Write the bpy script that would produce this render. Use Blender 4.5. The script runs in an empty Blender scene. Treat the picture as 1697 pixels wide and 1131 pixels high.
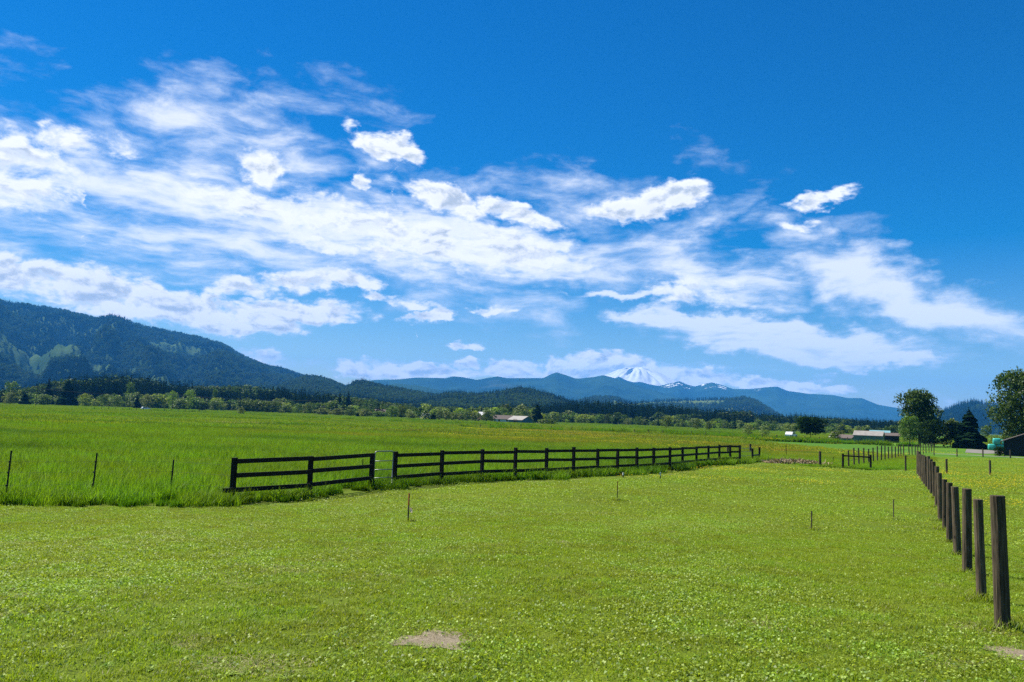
import bpy, math, random
import numpy as np
from mathutils import Matrix, Vector

random.seed(7)
rng = np.random.default_rng(7)
SC = bpy.context.scene
COL = SC.collection
RAD = math.radians

# ------------------------------------------------------------------ camera
W, H, F = 1697.0, 1131.0, 1275.0
PITCH, ROLL, CZ = RAD(5.58), RAD(2.0), 1.75
_cp, _sp, _cr, _sr = math.cos(PITCH), math.sin(PITCH), math.cos(ROLL), math.sin(ROLL)
FWD = np.array([0, _cp, _sp])
_u0, _r0 = np.array([0, -_sp, _cp]), np.array([1.0, 0, 0])
RIGHT = _cr * _r0 + _sr * _u0
UP = -_sr * _r0 + _cr * _u0
cam = bpy.data.cameras.new('camera')
cam.sensor_width = 36.0
cam.lens = 36.0 * F / W
cam.clip_start = 0.05
cam.clip_end = 90000.0
camo = bpy.data.objects.new('camera', cam)
COL.objects.link(camo)
M3 = Matrix((RIGHT, UP, -FWD)).transposed()
camo.matrix_world = Matrix.Translation((0, 0, CZ)) @ M3.to_4x4()
SC.camera = camo


def pdir(x, y):
    d = FWD * F + RIGHT * (x - W / 2) - UP * (y - H / 2)
    return d / np.linalg.norm(d)


# ------------------------------------------------------------------ light
SUN_AZ, SUN_EL = RAD(-58), RAD(56)          # azimuth from +Y, clockwise positive
world = bpy.data.worlds.new('World')
SC.world = world
world.use_nodes = True
sun = bpy.data.lights.new('sun', 'SUN')
sun.energy = 5.0
sun.angle = RAD(0.53)
sun.color = (1.0, 0.95, 0.86)
suno = bpy.data.objects.new('sun', sun)
COL.objects.link(suno)
to_sun = Vector((math.sin(SUN_AZ) * math.cos(SUN_EL), math.cos(SUN_AZ) * math.cos(SUN_EL), math.sin(SUN_EL)))
suno.rotation_euler = to_sun.to_track_quat('Z', 'Y').to_euler()
suno.location = (-30, 20, 60)
SC.view_settings.view_transform = 'Standard'
SC.view_settings.look = 'None'
SC.view_settings.gamma = 1.0
SC.view_settings.use_curve_mapping = False
SC.view_settings.exposure = 1.06
SC.cycles.use_denoising = False
SC.cycles.max_bounces = 6
SC.cycles.diffuse_bounces = 3
SC.cycles.glossy_bounces = 1
SC.cycles.transmission_bounces = 3
SC.cycles.transparent_max_bounces = 4
SC.cycles.volume_bounces = 1
SC.cycles.use_adaptive_sampling = True
SC.cycles.adaptive_threshold = 0.006
SC.cycles.caustics_reflective = False
SC.cycles.caustics_refractive = False


# ------------------------------------------------------------------ node helper
class NT:
    def __init__(self, tree):
        self.t = tree

    def n(self, typ, ins=None, **kw):
        nd = self.t.nodes.new(typ)
        for k, v in kw.items():
            setattr(nd, k, v)
        for k, v in (ins or {}).items():
            if isinstance(v, bpy.types.NodeSocket):
                self.t.links.new(v, nd.inputs[k])
            else:
                nd.inputs[k].default_value = v
        return nd

    def math(self, op, a, b=0.0, c=0.0, clamp=False):
        return self.n('ShaderNodeMath', {0: a, 1: b, 2: c}, operation=op, use_clamp=clamp).outputs[0]

    def vmath(self, op, a, b=(0, 0, 0)):
        nd = self.n('ShaderNodeVectorMath', {0: a, 1: b}, operation=op)
        return nd.outputs['Value'] if op in ('LENGTH', 'DOT_PRODUCT') else nd.outputs[0]

    def scale(self, v, s):
        nd = self.n('ShaderNodeVectorMath', {0: v, 3: s}, operation='SCALE')
        return nd.outputs[0]

    def smooth(self, v, a, b, lo=0.0, hi=1.0):
        return self.n('ShaderNodeMapRange', {0: v, 1: a, 2: b, 3: lo, 4: hi}, interpolation_type='SMOOTHSTEP').outputs[0]

    def noise(self, vec, scale, detail=3.0, rough=0.5, dims='3D', col=False, dist=0.0):
        nd = self.n('ShaderNodeTexNoise', {'Vector': vec, 'Scale': scale, 'Detail': detail, 'Roughness': rough,
                                           'Distortion': dist}, noise_dimensions=dims)
        return nd.outputs['Color' if col else 'Fac']

    def mix(self, f, a, b):
        nd = self.n('ShaderNodeMix', data_type='RGBA')
        for k, v in ((0, f), (6, a), (7, b)):
            if isinstance(v, bpy.types.NodeSocket):
                self.t.links.new(v, nd.inputs[k])
            else:
                nd.inputs[k].default_value = v if k == 0 else (*v[:3], 1.0)
        return nd.outputs[2]

    def ramp(self, f, stops):
        nd = self.n('ShaderNodeValToRGB', {0: f})
        el = nd.color_ramp.elements
        while len(el) < len(stops):
            el.new(0.5)
        for e, (p, c) in zip(el, stops):
            e.position = p
            e.color = (*c, 1)
        return nd.outputs[0]


# ------------------------------------------------------------------ sky
def qcoord(x, y):
    d = pdir(x, y)
    return np.array([math.atan2(d[0], d[1]) * 12.75, math.asin(d[2]) * 12.75])


def build_sky():
    t = world.node_tree
    t.nodes.clear()
    N = NT(t)
    sky = N.n('ShaderNodeTexSky', sky_type='NISHITA', sun_disc=False, sun_elevation=SUN_EL, sun_rotation=SUN_AZ,
              altitude=200.0, air_density=1.15, dust_density=0.15, ozone_density=3.0)
    hs = N.n('ShaderNodeHueSaturation', {'Saturation': 1.72, 'Hue': 0.51, 'Value': 0.95, 'Color': sky.outputs[0]})
    skyc = hs.outputs[0]
    tc = N.n('ShaderNodeTexCoord')
    d = N.vmath('NORMALIZE', tc.outputs['Generated'])
    sx = N.n('ShaderNodeSeparateXYZ', {0: d})
    az = N.math('MULTIPLY', N.math('ARCTAN2', sx.outputs[0], sx.outputs[1]), 12.75)
    el = N.math('MULTIPLY', N.math('ARCSINE', sx.outputs[2]), 12.75)
    q = N.n('ShaderNodeCombineXYZ', {0: az, 1: el}).outputs[0]

    def centred(col, amp):
        return N.scale(N.vmath('SUBTRACT', col, (0.5, 0.5, 0.5)), amp)

    # domain warps so that no outline stays elliptical
    qs = N.vmath('MULTIPLY', q, (1.0, 1.7, 1.0))
    w1 = centred(N.noise(qs, 0.75, 2.0, 0.5, '2D', True), 1.0)
    w1 = N.vmath('MULTIPLY', w1, (1.5, 0.55, 0))
    w2 = centred(N.noise(qs, 3.2, 3.0, 0.6, '2D', True), 1.0)
    w2 = N.vmath('MULTIPLY', w2, (0.42, 0.26, 0))
    qw = N.vmath('ADD', N.vmath('ADD', q, w1), w2)
    qc = N.vmath('ADD', N.vmath('ADD', q, N.scale(w1, 0.3)), N.scale(w2, 0.8))
    qn = N.vmath('ADD', q, N.scale(w1, 0.35))

    AZ = 9.5

    def blobs(src, lst):
        """Highest of many soft ellipses amp * (1 - r^2). Ellipses that do not overlap in azimuth share
        one curve node that gives peak, height and sharpness as functions of azimuth."""
        lanes, out = [], None
        for b in sorted(lst, key=lambda b: b[0]):
            x, y, rx, ry, rot, amp = b
            c = qcoord(x, y)
            jx = np.linalg.norm(qcoord(x + 5, y) - qcoord(x - 5, y)) / 10
            jy = np.linalg.norm(qcoord(x, y + 5) - qcoord(x, y - 5)) / 10
            sl = -math.tan(RAD(rot - 2.0))
            e = (c[0], c[1], rx * jx, ry * jy, sl, amp)
            for ln in lanes:
                p = ln[-1]
                if p[0] + 1.02 * p[2] < e[0] - 1.02 * e[2]:
                    ln.append(e)
                    break
            else:
                lanes.append([e])
        sp = N.n('ShaderNodeSeparateXYZ', {0: src})
        u = N.math('MULTIPLY_ADD', sp.outputs[0], 0.5 / AZ, 0.5)
        uc = N.n('ShaderNodeCombineColor', {0: u, 1: u, 2: u}).outputs[0]
        for ln in lanes:
            if out is not None:                # keeps the node evaluation in order (shader stack size)
                uc = N.vmath('ADD', uc, N.scale(N.n('ShaderNodeCombineXYZ', {0: out}).outputs[0], 1e-9))
            us = np.linspace(0, 1, 257)
            azs = (us - 0.5) * 2 * AZ
            A = np.full(257, -4.0)
            C = np.zeros(257)
            S = np.full(257, 0.1)
            best = np.full(257, -1e9)
            for (cx, cy, rx, ry, sl, amp) in ln:
                r2 = ((azs - cx) / rx) ** 2
                a = amp * (1 - r2)
                k = -r2 > best
                best[k] = -r2[k]
                A[k] = np.maximum(a[k], -4)
                C[k] = cy + sl * np.clip(azs[k] - cx, -1.1 * rx, 1.1 * rx)
                S[k] = amp / ry ** 2
            nd = N.n('ShaderNodeRGBCurve', {'Fac': 1.0, 'Color': uc})
            mp = nd.mapping
            mp.use_clip = False
            for ch, vals in enumerate(((A + 4) / 7, C / 10, S / 700)):
                cv = mp.curves[ch]
                keep = [0] + [i for i in range(2, 255, 2)] + [256]
                cv.points[0].location = (0, vals[0])
                cv.points[1].location = (1, vals[256])
                for i in keep[1:-1]:
                    cv.points.new(us[i], vals[i])
                for p in cv.points:
                    p.handle_type = 'VECTOR'
            mp.update()
            so = N.n('ShaderNodeSeparateColor', {0: nd.outputs[0]})
            dv = N.math('MULTIPLY_ADD', so.outputs[1], -10.0, sp.outputs[1])
            s2 = N.math('MULTIPLY', N.math('MULTIPLY', dv, dv), so.outputs[2])
            v = N.math('MULTIPLY_ADD', s2, -100.0, so.outputs[0])
            out = v if out is None else N.math('MAXIMUM', out, v)
        return N.math('MULTIPLY_ADD', out, 7.0, -4.0)

    wisp = blobs(qw, [
        (330, 185, 160, 95, 0, .8), (390, 245, 220, 95, 0, .68), (545, 165, 150, 60, 5, .42), (15, 170, 90, 150, 0, .33),
        (130, 255, 330, 100, 0, .6), (690, 290, 240, 40, 15, .45), (955, 325, 140, 75, 10, .75), (1060, 420, 170, 85, 0, .75),
        (1150, 385, 170, 45, -28, .6), (1390, 440, 170, 80, 25, 1.1), (1500, 492, 270, 72, 22, 1.15), (1640, 540, 200, 44, 5, .95),
        (1185, 266, 110, 30, 25, .22), (200, 310, 300, 70, 0, .7), (720, 490, 160, 60, 20, .5), (830, 470, 150, 60, 30, .6),
        (560, 612, 210, 22, 3, .5), (1560, 660, 170, 14, 6, .55), (1330, 650, 200, 22, 5, .45), (1420, 430, 60, 90, 40, .35),
        (450, 420, 420, 60, 6, .6)])
    sheet = blobs(qw, [
        (60, 350, 330, 110, 0, .72), (300, 380, 400, 80, 5, .78), (540, 372, 320, 62, 9, 1.6), (770, 392, 250, 60, 13, 1.8),
        (260, 430, 300, 40, 5, .7), (700, 430, 220, 50, 18, .85), (1290, 558, 270, 44, 10, 2.3), (1160, 527, 170, 18, 4, 2.0),
        (1010, 490, 110, 10, 2, 1.5), (1215, 472, 150, 50, 6, 1.1), (1440, 596, 140, 20, 8, 1.8), (600, 430, 200, 30, 12, .7),
        (900, 620, 380, 12, 1, .6)])
    cumu = blobs(qc, [
        (50, 460, 150, 44, 5, 1.5), (190, 488, 170, 50, 7, 1.7), (320, 515, 170, 40, 6, 1.7), (470, 472, 150, 24, -6, 1.2),
        (470, 520, 160, 28, -2, 1.6), (400, 540, 150, 20, 0, 1.5), (565, 462, 60, 18, 10, 1.4),
        (30, 285, 120, 80, 0, .95), (105, 238, 85, 40, 0, .85), (190, 245, 50, 25, 0, .7),
        (437, 278, 50, 34, 8, 1.7), (645, 244, 60, 30, 6, 1.7), (682, 258, 36, 18, 14, 1.4), (600, 303, 20, 13, 0, 1.2), (585, 207, 18, 18, 0, .9),
        (1060, 342, 90, 30, -6, 1.6), (1125, 326, 70, 34, -6, 1.6), (1368, 328, 66, 19, -12, 1.6), (1318, 374, 46, 9, 0, 1.0),
        (745, 330, 90, 26, 15, 1.7), (850, 352, 90, 20, 16, 1.3), (700, 392, 220, 40, 12, 1.25), (850, 412, 130, 40, 12, 1.35), (480, 350, 220, 30, 8, 1.1), (600, 415, 160, 22, 12, .9),
        (768, 573, 40, 10, 0, 1.7), (690, 524, 40, 11, -8, 1.4), (725, 520, 26, 13, 0, 1.5), (810, 514, 52, 9, 0, 1.3), (655, 499, 90, 9, 8, 1.1), (770, 440, 40, 18, 0, .8),
        (1150, 480, 110, 30, 5, .8), (1130, 495, 60, 18, 0, .85),
        (640, 622, 120, 12, 2, 1.5), (720, 618, 130, 15, 2, 1.6), (770, 605, 28, 14, 0, 1.6), (850, 612, 70, 18, 0, 1.5), (900, 620, 110, 13, 0, 1.5),
        (980, 606, 110, 28, 0, 1.9), (1040, 615, 110, 28, 8, 1.9), (1160, 630, 90, 20, 3, 1.8), (1250, 637, 130, 14, 4, 1.6), (1340, 642, 110, 11, 4, 1.2),
        (440, 596, 60, 20, 8, 1.05), (1360, 626, 26, 12, 0, .85), (600, 606, 70, 12, 0, .75)])
    # the same kind of sky, sparser, beyond the field of view
    gen = N.math('MULTIPLY', N.smooth(N.noise(N.vmath('MULTIPLY', q, (1, 1.6, 1)), 0.32, 2.0, 0.5, '2D'), .52, .75),
                 N.smooth(N.math('ABSOLUTE', az), 8.6, 11.0))
    wisp = N.math('MAXIMUM', wisp, N.math('MULTIPLY_ADD', gen, 1.8, -1.0))

    # fine structure: streaks for the wisps, ripples for the sheets, billows for the cumulus
    mp = N.n('ShaderNodeMapping', {0: qn, 2: (0, 0, RAD(16)), 3: (0.8, 2.4, 1)}).outputs[0]
    nw = N.noise(mp, 0.9, 8.0, 0.6, '2D', dist=0.15)
    mp = N.n('ShaderNodeMapping', {0: qn, 2: (0, 0, RAD(6)), 3: (0.7, 3.4, 1)}).outputs[0]
    ns = N.noise(mp, 1.3, 8.0, 0.6, '2D')
    mpc = N.vmath('MULTIPLY', qn, (1.0, 1.9, 1.0))
    nc = N.noise(mpc, 1.9, 9.0, 0.6, '2D')
    nc2 = N.noise(N.vmath('ADD', mpc, (-0.07, 0.17, 0)), 1.9, 7.0, 0.56, '2D')

    dw = N.math('ADD', wisp, N.math('MULTIPLY_ADD', nw, 1.9, -0.92))
    aw = N.math('MULTIPLY', N.smooth(dw, 0.12, 1.15), 0.85)
    ds = N.math('ADD', N.math('MULTIPLY', sheet, 0.8), N.math('MULTIPLY_ADD', ns, 2.1, -1.0))
    as_ = N.math('MULTIPLY', N.smooth(ds, -0.05, 1.25), 0.84)
    dc = N.math('ADD', N.math('MULTIPLY', cumu, 0.8), N.math('MULTIPLY_ADD', nc, 2.7, -1.35))
    ac = N.smooth(dc, -0.02, 0.95)
    inv = N.math('MULTIPLY', N.math('SUBTRACT', 1.0, aw), N.math('SUBTRACT', 1.0, as_))
    inv = N.math('MULTIPLY', inv, N.math('SUBTRACT', 1.0, ac))
    alpha = N.math('SUBTRACT', 1.0, inv, clamp=True)
    # billow relief: thicker towards the sun side means a shaded flank
    rel = N.math('SUBTRACT', nc2, nc)
    shade = N.smooth(rel, -0.09, 0.2)
    shade = N.math('MULTIPLY', shade, N.math('MULTIPLY', ac, N.smooth(dc, .35, 1.0)))
    ccol = N.mix(shade, (1.0, 1.0, 1.0), (0.46, 0.53, 0.63))
    core = N.math('MULTIPLY', N.smooth(dc, 0.7, 1.7), N.smooth(el, 0.6, 2.2, 0.05, 0.25))
    ccol = N.mix(core, ccol, (0.60, 0.66, 0.75))
    rip = N.math('MULTIPLY', N.smooth(ns, 0.50, 0.30), N.math('MULTIPLY', as_, N.math('SUBTRACT', 1.0, ac)))
    ccol = N.mix(N.math('MULTIPLY', rip, 0.8), ccol, (0.58, 0.68, 0.84))
    thin = N.smooth(alpha, 0.2, 1.0)
    ccol = N.mix(thin, (0.62, 0.74, 0.95), ccol)
    ccol = N.scale(ccol, CLOUD / SKY)
    fin = N.mix(alpha, skyc, ccol)
    bg = N.n('ShaderNodeBackground', {'Color': fin, 'Strength': SKY})
    out = N.n('ShaderNodeOutputWorld')
    t.links.new(bg.outputs[0], out.inputs[0])


CLOUD = 0.57
SKY = 0.0535
build_sky()


# ------------------------------------------------------------------ terrain maths
def sstep(a, b, x):
    t = np.clip((np.asarray(x, float) - a) / (b - a), 0, 1)
    return t * t * (3 - 2 * t)


def gz(x, y):
    r = np.hypot(x, y)
    z = -1.1 * sstep(2, 26, r) - 0.25 * sstep(40, 140, r)
    return z + 0.035 * np.sin(np.asarray(x) * 0.31 + 1.3) * np.sin(np.asarray(y) * 0.23 + 0.4) * sstep(8, 30, r)


def hit(x, y):
    """Ground point seen at a photograph coordinate."""
    d = pdir(x, y)
    lo, hi = 0.1, 6000.0
    for _ in range(60):
        m = (lo + hi) / 2
        if CZ + d[2] * m > gz(d[0] * m, d[1] * m):
            lo = m
        else:
            hi = m
    return np.array([d[0] * lo, d[1] * lo, float(gz(d[0] * lo, d[1] * lo))])


def at(x, D):
    """Ground point in the bearing of photograph column x (near the horizon) at distance D."""
    d = pdir(x, 661 + x * 0.0348)
    a = math.atan2(d[0], d[1])
    X, Y = D * math.sin(a), D * math.cos(a)
    return np.array([X, Y, float(gz(X, Y))])


def zat(x, y, D):
    d = pdir(x, y)
    return CZ + d[2] / math.hypot(d[0], d[1]) * D


def vnoise(x, y, seed=0):
    xi, yi = np.floor(x).astype(np.int64), np.floor(y).astype(np.int64)
    xf, yf = x - xi, y - yi

    def h(a, b):
        n = (a * 374761393 + b * 668265263 + seed * 974711) & 0x7fffffff
        n = ((n ^ (n >> 13)) * 1274126177) & 0x7fffffff
        return ((n ^ (n >> 16)) & 0xffff) / 65535.0
    u, v = xf * xf * (3 - 2 * xf), yf * yf * (3 - 2 * yf)
    return (h(xi, yi) * (1 - u) + h(xi + 1, yi) * u) * (1 - v) + (h(xi, yi + 1) * (1 - u) + h(xi + 1, yi + 1) * u) * v


def fbm(x, y, oct=5, seed=0, gain=0.5):
    s, a, tot = 0, 1, 0
    for o in range(oct):
        s = s + a * vnoise(x * 2 ** o + 17.3 * o, y * 2 ** o - 9.1 * o, seed + o)
        tot += a
        a *= gain
    return s / tot


# ------------------------------------------------------------------ mesh helpers
class MB:
    def __init__(self):
        self.v, self.f, self.n = [], [], 0

    def add(self, verts, faces):
        verts = np.asarray(verts, float).reshape(-1, 3)
        self.v.append(verts)
        self.f.extend([tuple(i + self.n for i in f) for f in faces])
        self.n += len(verts)

    def box(self, c, size, rz=0.0, taper=1.0, tilt=None):
        sx, sy, sz = [s / 2 for s in size]
        p = np.array([[-sx, -sy, -sz], [sx, -sy, -sz], [sx, sy, -sz], [-sx, sy, -sz],
                      [-sx * taper, -sy * taper, sz], [sx * taper, -sy * taper, sz], [sx * taper, sy * taper, sz], [-sx * taper, sy * taper, sz]])
        if tilt:
            p = p @ np.array(Matrix.Rotation(tilt, 3, 'Y')).T
        c_, s_ = math.cos(rz), math.sin(rz)
        p = p @ np.array([[c_, -s_, 0], [s_, c_, 0], [0, 0, 1]]).T + np.array(c)
        self.add(p, [(0, 3, 2, 1), (4, 5, 6, 7), (0, 1, 5, 4), (1, 2, 6, 5), (2, 3, 7, 6), (3, 0, 4, 7)])

    def beam(self, a, b, w, h, ends=0.0):
        """Board from a to b; w across, h vertical."""
        a, b = np.array(a, float), np.array(b, float)
        d = (b - a) / np.linalg.norm(b - a)
        a, b = a - d * ends, b + d * ends
        s = np.cross(d, [0, 0, 1.0])
        s = s / np.linalg.norm(s) * w / 2
        u = np.cross(s, d)
        u = u / np.linalg.norm(u) * h / 2
        self.add([a - s - u, a + s - u, a + s + u, a - s + u, b - s - u, b + s - u, b + s + u, b - s + u],
                 [(0, 3, 2, 1), (4, 5, 6, 7), (0, 1, 5, 4), (1, 2, 6, 5), (2, 3, 7, 6), (3, 0, 4, 7)])

    def tube(self, pts, rad, k=8, cap=True, jit=0.0):
        pts = [np.array(p, float) for p in pts]
        rad = list(rad) if hasattr(rad, '__len__') else [rad] * len(pts)
        ring = []
        for i, p in enumerate(pts):
            d = pts[min(i + 1, len(pts) - 1)] - pts[max(i - 1, 0)]
            d = d / np.linalg.norm(d)
            ref = np.array([1.0, 0, 0]) if abs(d[0]) < 0.8 else np.array([0, 1.0, 0])
            s = np.cross(d, ref)
            s /= np.linalg.norm(s)
            u = np.cross(d, s)
            for j in range(k):
                t = 2 * math.pi * j / k
                r = rad[i] * (1 + jit * (random.random() - 0.5))
                ring.append(p + r * (math.cos(t) * s + math.sin(t) * u))
        fc = []
        for i in range(len(pts) - 1):
            for j in range(k):
                a, b = i * k + j, i * k + (j + 1) % k
                fc.append((a, a + k, b + k, b))
        if cap:
            fc.append(tuple(range(k)))
            fc.append(tuple(reversed(range((len(pts) - 1) * k, len(pts) * k))))
        self.add(ring, fc)

    def mesh(self, name, mat, smooth=False):
        me = bpy.data.meshes.new(name)
        me.from_pydata(np.concatenate(self.v).tolist() if self.v else [], [], self.f)
        if mat:
            me.materials.append(mat)
        if smooth:
            me.polygons.foreach_set('use_smooth', [True] * len(me.polygons))
        me.update()
        return me

    def build(self, name, mat, parent=None, smooth=False):
        return link(name, self.mesh(name, mat, smooth), parent)


def link(name, me, parent=None):
    o = bpy.data.objects.new(name, me)
    COL.objects.link(o)
    o.parent = parent
    return o


def tag(o, label=None, cat=None, group=None, kind=None):
    for k, v in (('label', label), ('category', cat), ('group', group), ('kind', kind)):
        if v:
            o[k] = v
    return o


def thing(name, label, cat, loc=(0, 0, 0), rz=0.0, group=None):
    o = bpy.data.objects.new(name, None)
    COL.objects.link(o)
    o.empty_display_size = 0.2
    o.location = loc
    o.rotation_euler = (0, 0, rz)
    return tag(o, label, cat, group)


def quads_mesh(name, P, mat, tint=None, nper=4):
    """Mesh from an array (n, nper, 3) of separate faces, with an optional per-face tint."""
    n = len(P)
    me = bpy.data.meshes.new(name)
    me.vertices.add(n * nper)
    me.vertices.foreach_set('co', np.ascontiguousarray(P, np.float32).ravel())
    me.loops.add(n * nper)
    me.loops.foreach_set('vertex_index', np.arange(n * nper, dtype=np.int32))
    me.polygons.add(n)
    me.polygons.foreach_set('loop_start', np.arange(0, n * nper, nper, dtype=np.int32))
    me.polygons.foreach_set('loop_total', np.full(n, nper, np.int32))
    if tint is not None:
        a = me.attributes.new('tint', 'FLOAT', 'FACE')
        a.data.foreach_set('value', np.asarray(tint, np.float32))
    if mat:
        me.materials.append(mat)
    me.update(calc_edges=True)
    return me


# ------------------------------------------------------------------ materials
MATS = {}


def mat(name):
    m = bpy.data.materials.new(name)
    m.use_nodes = True
    m.node_tree.nodes.clear()
    MATS[name] = m
    return m, NT(m.node_tree)


def finish(N, shader):
    out = N.n('ShaderNodeOutputMaterial')
    N.t.links.new(shader, out.inputs[0])


def pos(N):
    return N.n('ShaderNodeNewGeometry').outputs['Position']


def objco(N):
    return N.n('ShaderNodeTexCoord').outputs['Object']


def solid(name, c1, c2, scale=6.0, rough=0.8, bump=0.0, coord='object', metallic=0.0, stretch=(1, 1, 1), spec=0.3, rand=0.0):
    m, N = mat(name)
    v = objco(N) if coord == 'object' else pos(N)
    v = N.vmath('MULTIPLY', v, stretch)
    f = N.noise(v, scale, 5.0, 0.6)
    col = N.mix(N.smooth(f, 0.3, 0.7), c1, c2)
    if rand:
        r = N.n('ShaderNodeObjectInfo').outputs['Random']
        col = N.n('ShaderNodeHueSaturation', {'Value': N.math('MULTIPLY_ADD', r, rand, 1 - rand / 2), 'Color': col}).outputs[0]
    p = N.n('ShaderNodeBsdfPrincipled', {'Base Color': col, 'Roughness': rough, 'Metallic': metallic, 'Specular IOR Level': spec})
    if bump:
        b = N.n('ShaderNodeBump', {'Height': f, 'Strength': bump, 'Distance': 0.02})
        N.t.links.new(b.outputs[0], p.inputs['Normal'])
    finish(N, p.outputs[0])
    return m


def leafy(name, dark, light, trans=0.45, gloss=0.0, rnd=0.25, big=None, rough=0.5):
    """Leaves or blades: diffuse plus translucent; per-leaf tint, per-plant random, slow drift over the ground."""
    m, N = mat(name)
    t = N.n('ShaderNodeAttribute', attribute_name='tint', attribute_type='GEOMETRY').outputs['Fac']
    col = N.mix(t, dark, light)
    r = N.n('ShaderNodeObjectInfo').outputs['Random']
    val = N.math('MULTIPLY_ADD', r, rnd, 1 - rnd / 2)
    hue = N.math('MULTIPLY_ADD', r, 0.03, 0.485)
    col = N.n('ShaderNodeHueSaturation', {'Hue': hue, 'Value': val, 'Color': col}).outputs[0]
    if big:
        col = big(N, col)
    d = N.n('ShaderNodeBsdfDiffuse', {'Color': col})
    tr = N.n('ShaderNodeBsdfTranslucent', {'Color': N.vmath('MULTIPLY', col, (1.15, 1.1, 0.5))})
    s = N.n('ShaderNodeMixShader', {0: trans, 1: d.outputs[0], 2: tr.outputs[0]}).outputs[0]
    if gloss:
        g = N.n('ShaderNodeBsdfGlossy', {'Color': (1, 1, 1, 1), 'Roughness': rough})
        s = N.n('ShaderNodeMixShader', {0: gloss, 1: s, 2: g.outputs[0]}).outputs[0]
    finish(N, s)
    return m


def lawn_drift(N, col):
    p = pos(N)
    f1 = N.noise(p, 0.22, 3.0, 0.55)
    f2 = N.noise(p, 1.3, 4.0, 0.6)
    col = N.mix(N.smooth(f1, 0.4, 0.68, 0, 0.55), col, (0.24, 0.32, 0.01))
    return N.mix(N.smooth(f2, 0.56, 0.74, 0, 0.35), col, (0.26, 0.25, 0.06))


def meadow_drift(N, col):
    p = pos(N)
    f1 = N.noise(N.vmath('MULTIPLY', p, (0.6, 1.0, 1.0)), 0.06, 3.0, 0.55)
    col = N.mix(N.smooth(f1, 0.46, 0.66, 0, 0.7), col, (0.035, 0.105, 0.006))
    s = N.n('ShaderNodeSeparateXYZ', {0: p})
    # seed heads and buttercups: a drier belt along the back of the meadow, towards the right
    band = N.math('MULTIPLY', N.smooth(s.outputs[1], 62, 95), N.smooth(s.outputs[1], 240, 180))
    band = N.math('MULTIPLY', band, N.smooth(s.outputs[0], -45, 0))
    f2 = N.noise(N.vmath('MULTIPLY', p, (0.35, 1.0, 1.0)), 0.11, 4.0, 0.6)
    col = N.mix(N.math('MULTIPLY', band, N.smooth(f2, 0.42, 0.62, 0.1, 0.8)), col, (0.22, 0.17, 0.022))
    f3 = N.noise(N.vmath('MULTIPLY', p, (0.16, 0.5, 1.0)), 0.16, 4.0, 0.6)
    ripe = N.math('MULTIPLY', N.smooth(s.outputs[1], 45, 110), N.smooth(f3, 0.46, 0.62, 0, 0.8))
    col = N.mix(ripe, col, (0.19, 0.24, 0.012))
    pc = at(392, 146)
    pale = N.vmath('LENGTH', N.vmath('MULTIPLY', N.vmath('SUBTRACT', p, (pc[0], pc[1], 0)), (0.13, 0.3, 0)))
    return N.mix(N.smooth(N.math('ADD', pale, f2), 1.6, 1.0, 0, 0.75), col, (0.30, 0.27, 0.12))


leafy('grass_blade', (0.055, 0.11, 0.001), (0.34, 0.46, 0.02), 0.52, 0.014, 0.3, lawn_drift, 0.55)
leafy('straw_blade', (0.22, 0.18, 0.08), (0.42, 0.37, 0.2), 0.25, 0.03, 0.3)
leafy('clover_leaf', (0.055, 0.13, 0.002), (0.34, 0.46, 0.06), 0.42, 0.022, 0.3, None, 0.55)
leafy('meadow_blade', (0.035, 0.10, 0.003), (0.21, 0.36, 0.012), 0.5, 0.008, 0.3, meadow_drift, 0.5)
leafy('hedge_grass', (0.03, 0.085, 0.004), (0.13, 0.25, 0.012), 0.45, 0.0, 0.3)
leafy('petal', (0.55, 0.42, 0.02), (0.72, 0.6, 0.06), 0.4, 0.0, 0.1)
leafy('blossom', (0.55, 0.55, 0.48), (0.8, 0.8, 0.72), 0.4, 0.0, 0.1)
leafy('leaf_mid', (0.03, 0.07, 0.006), (0.13, 0.21, 0.016), 0.38, 0.02, 0.35)
leafy('leaf_dark', (0.007, 0.02, 0.005), (0.026, 0.052, 0.010), 0.15, 0.0, 0.3)
leafy('leaf_lime', (0.07, 0.13, 0.006), (0.26, 0.36, 0.02), 0.42, 0.02, 0.25)
leafy('leaf_pale', (0.06, 0.10, 0.02), (0.22, 0.28, 0.07), 0.35, 0.02, 0.3)
leafy('needle', (0.004, 0.013, 0.006), (0.013, 0.034, 0.013), 0.12, 0.0, 0.4)
leafy('leaf_hill', (0.016, 0.042, 0.01), (0.075, 0.12, 0.022), 0.25, 0.0, 0.45)
leafy('leaf_deep', (0.016, 0.042, 0.006), (0.085, 0.14, 0.016), 0.32, 0.01, 0.4)
leafy('needle_mid', (0.008, 0.022, 0.008), (0.024, 0.052, 0.016), 0.15, 0.0, 0.4)
solid('bark', (0.035, 0.026, 0.018), (0.08, 0.065, 0.048), 8, 0.9, 0.5, stretch=(1, 1, 0.25))
solid('stained_board', (0.007, 0.0055, 0.0045), (0.017, 0.013, 0.010), 14, 0.8, 0.4, coord='world', spec=0.15)
solid('rail_wood', (0.007, 0.0055, 0.0045), (0.022, 0.016, 0.011), 9, 0.8, 0.4, coord='world', spec=0.15)
solid('galvanised', (0.16, 0.17, 0.16), (0.26, 0.28, 0.27), 20, 0.45, 0, metallic=0.7)
solid('dark_steel', (0.012, 0.013, 0.012), (0.03, 0.028, 0.024), 30, 0.7)
solid('stake_wood', (0.04, 0.03, 0.02), (0.1, 0.075, 0.05), 30, 0.9, stretch=(1, 1, 0.2))
solid('orange_paint', (0.32, 0.05, 0.015), (0.45, 0.09, 0.02), 30, 0.7)
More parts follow.
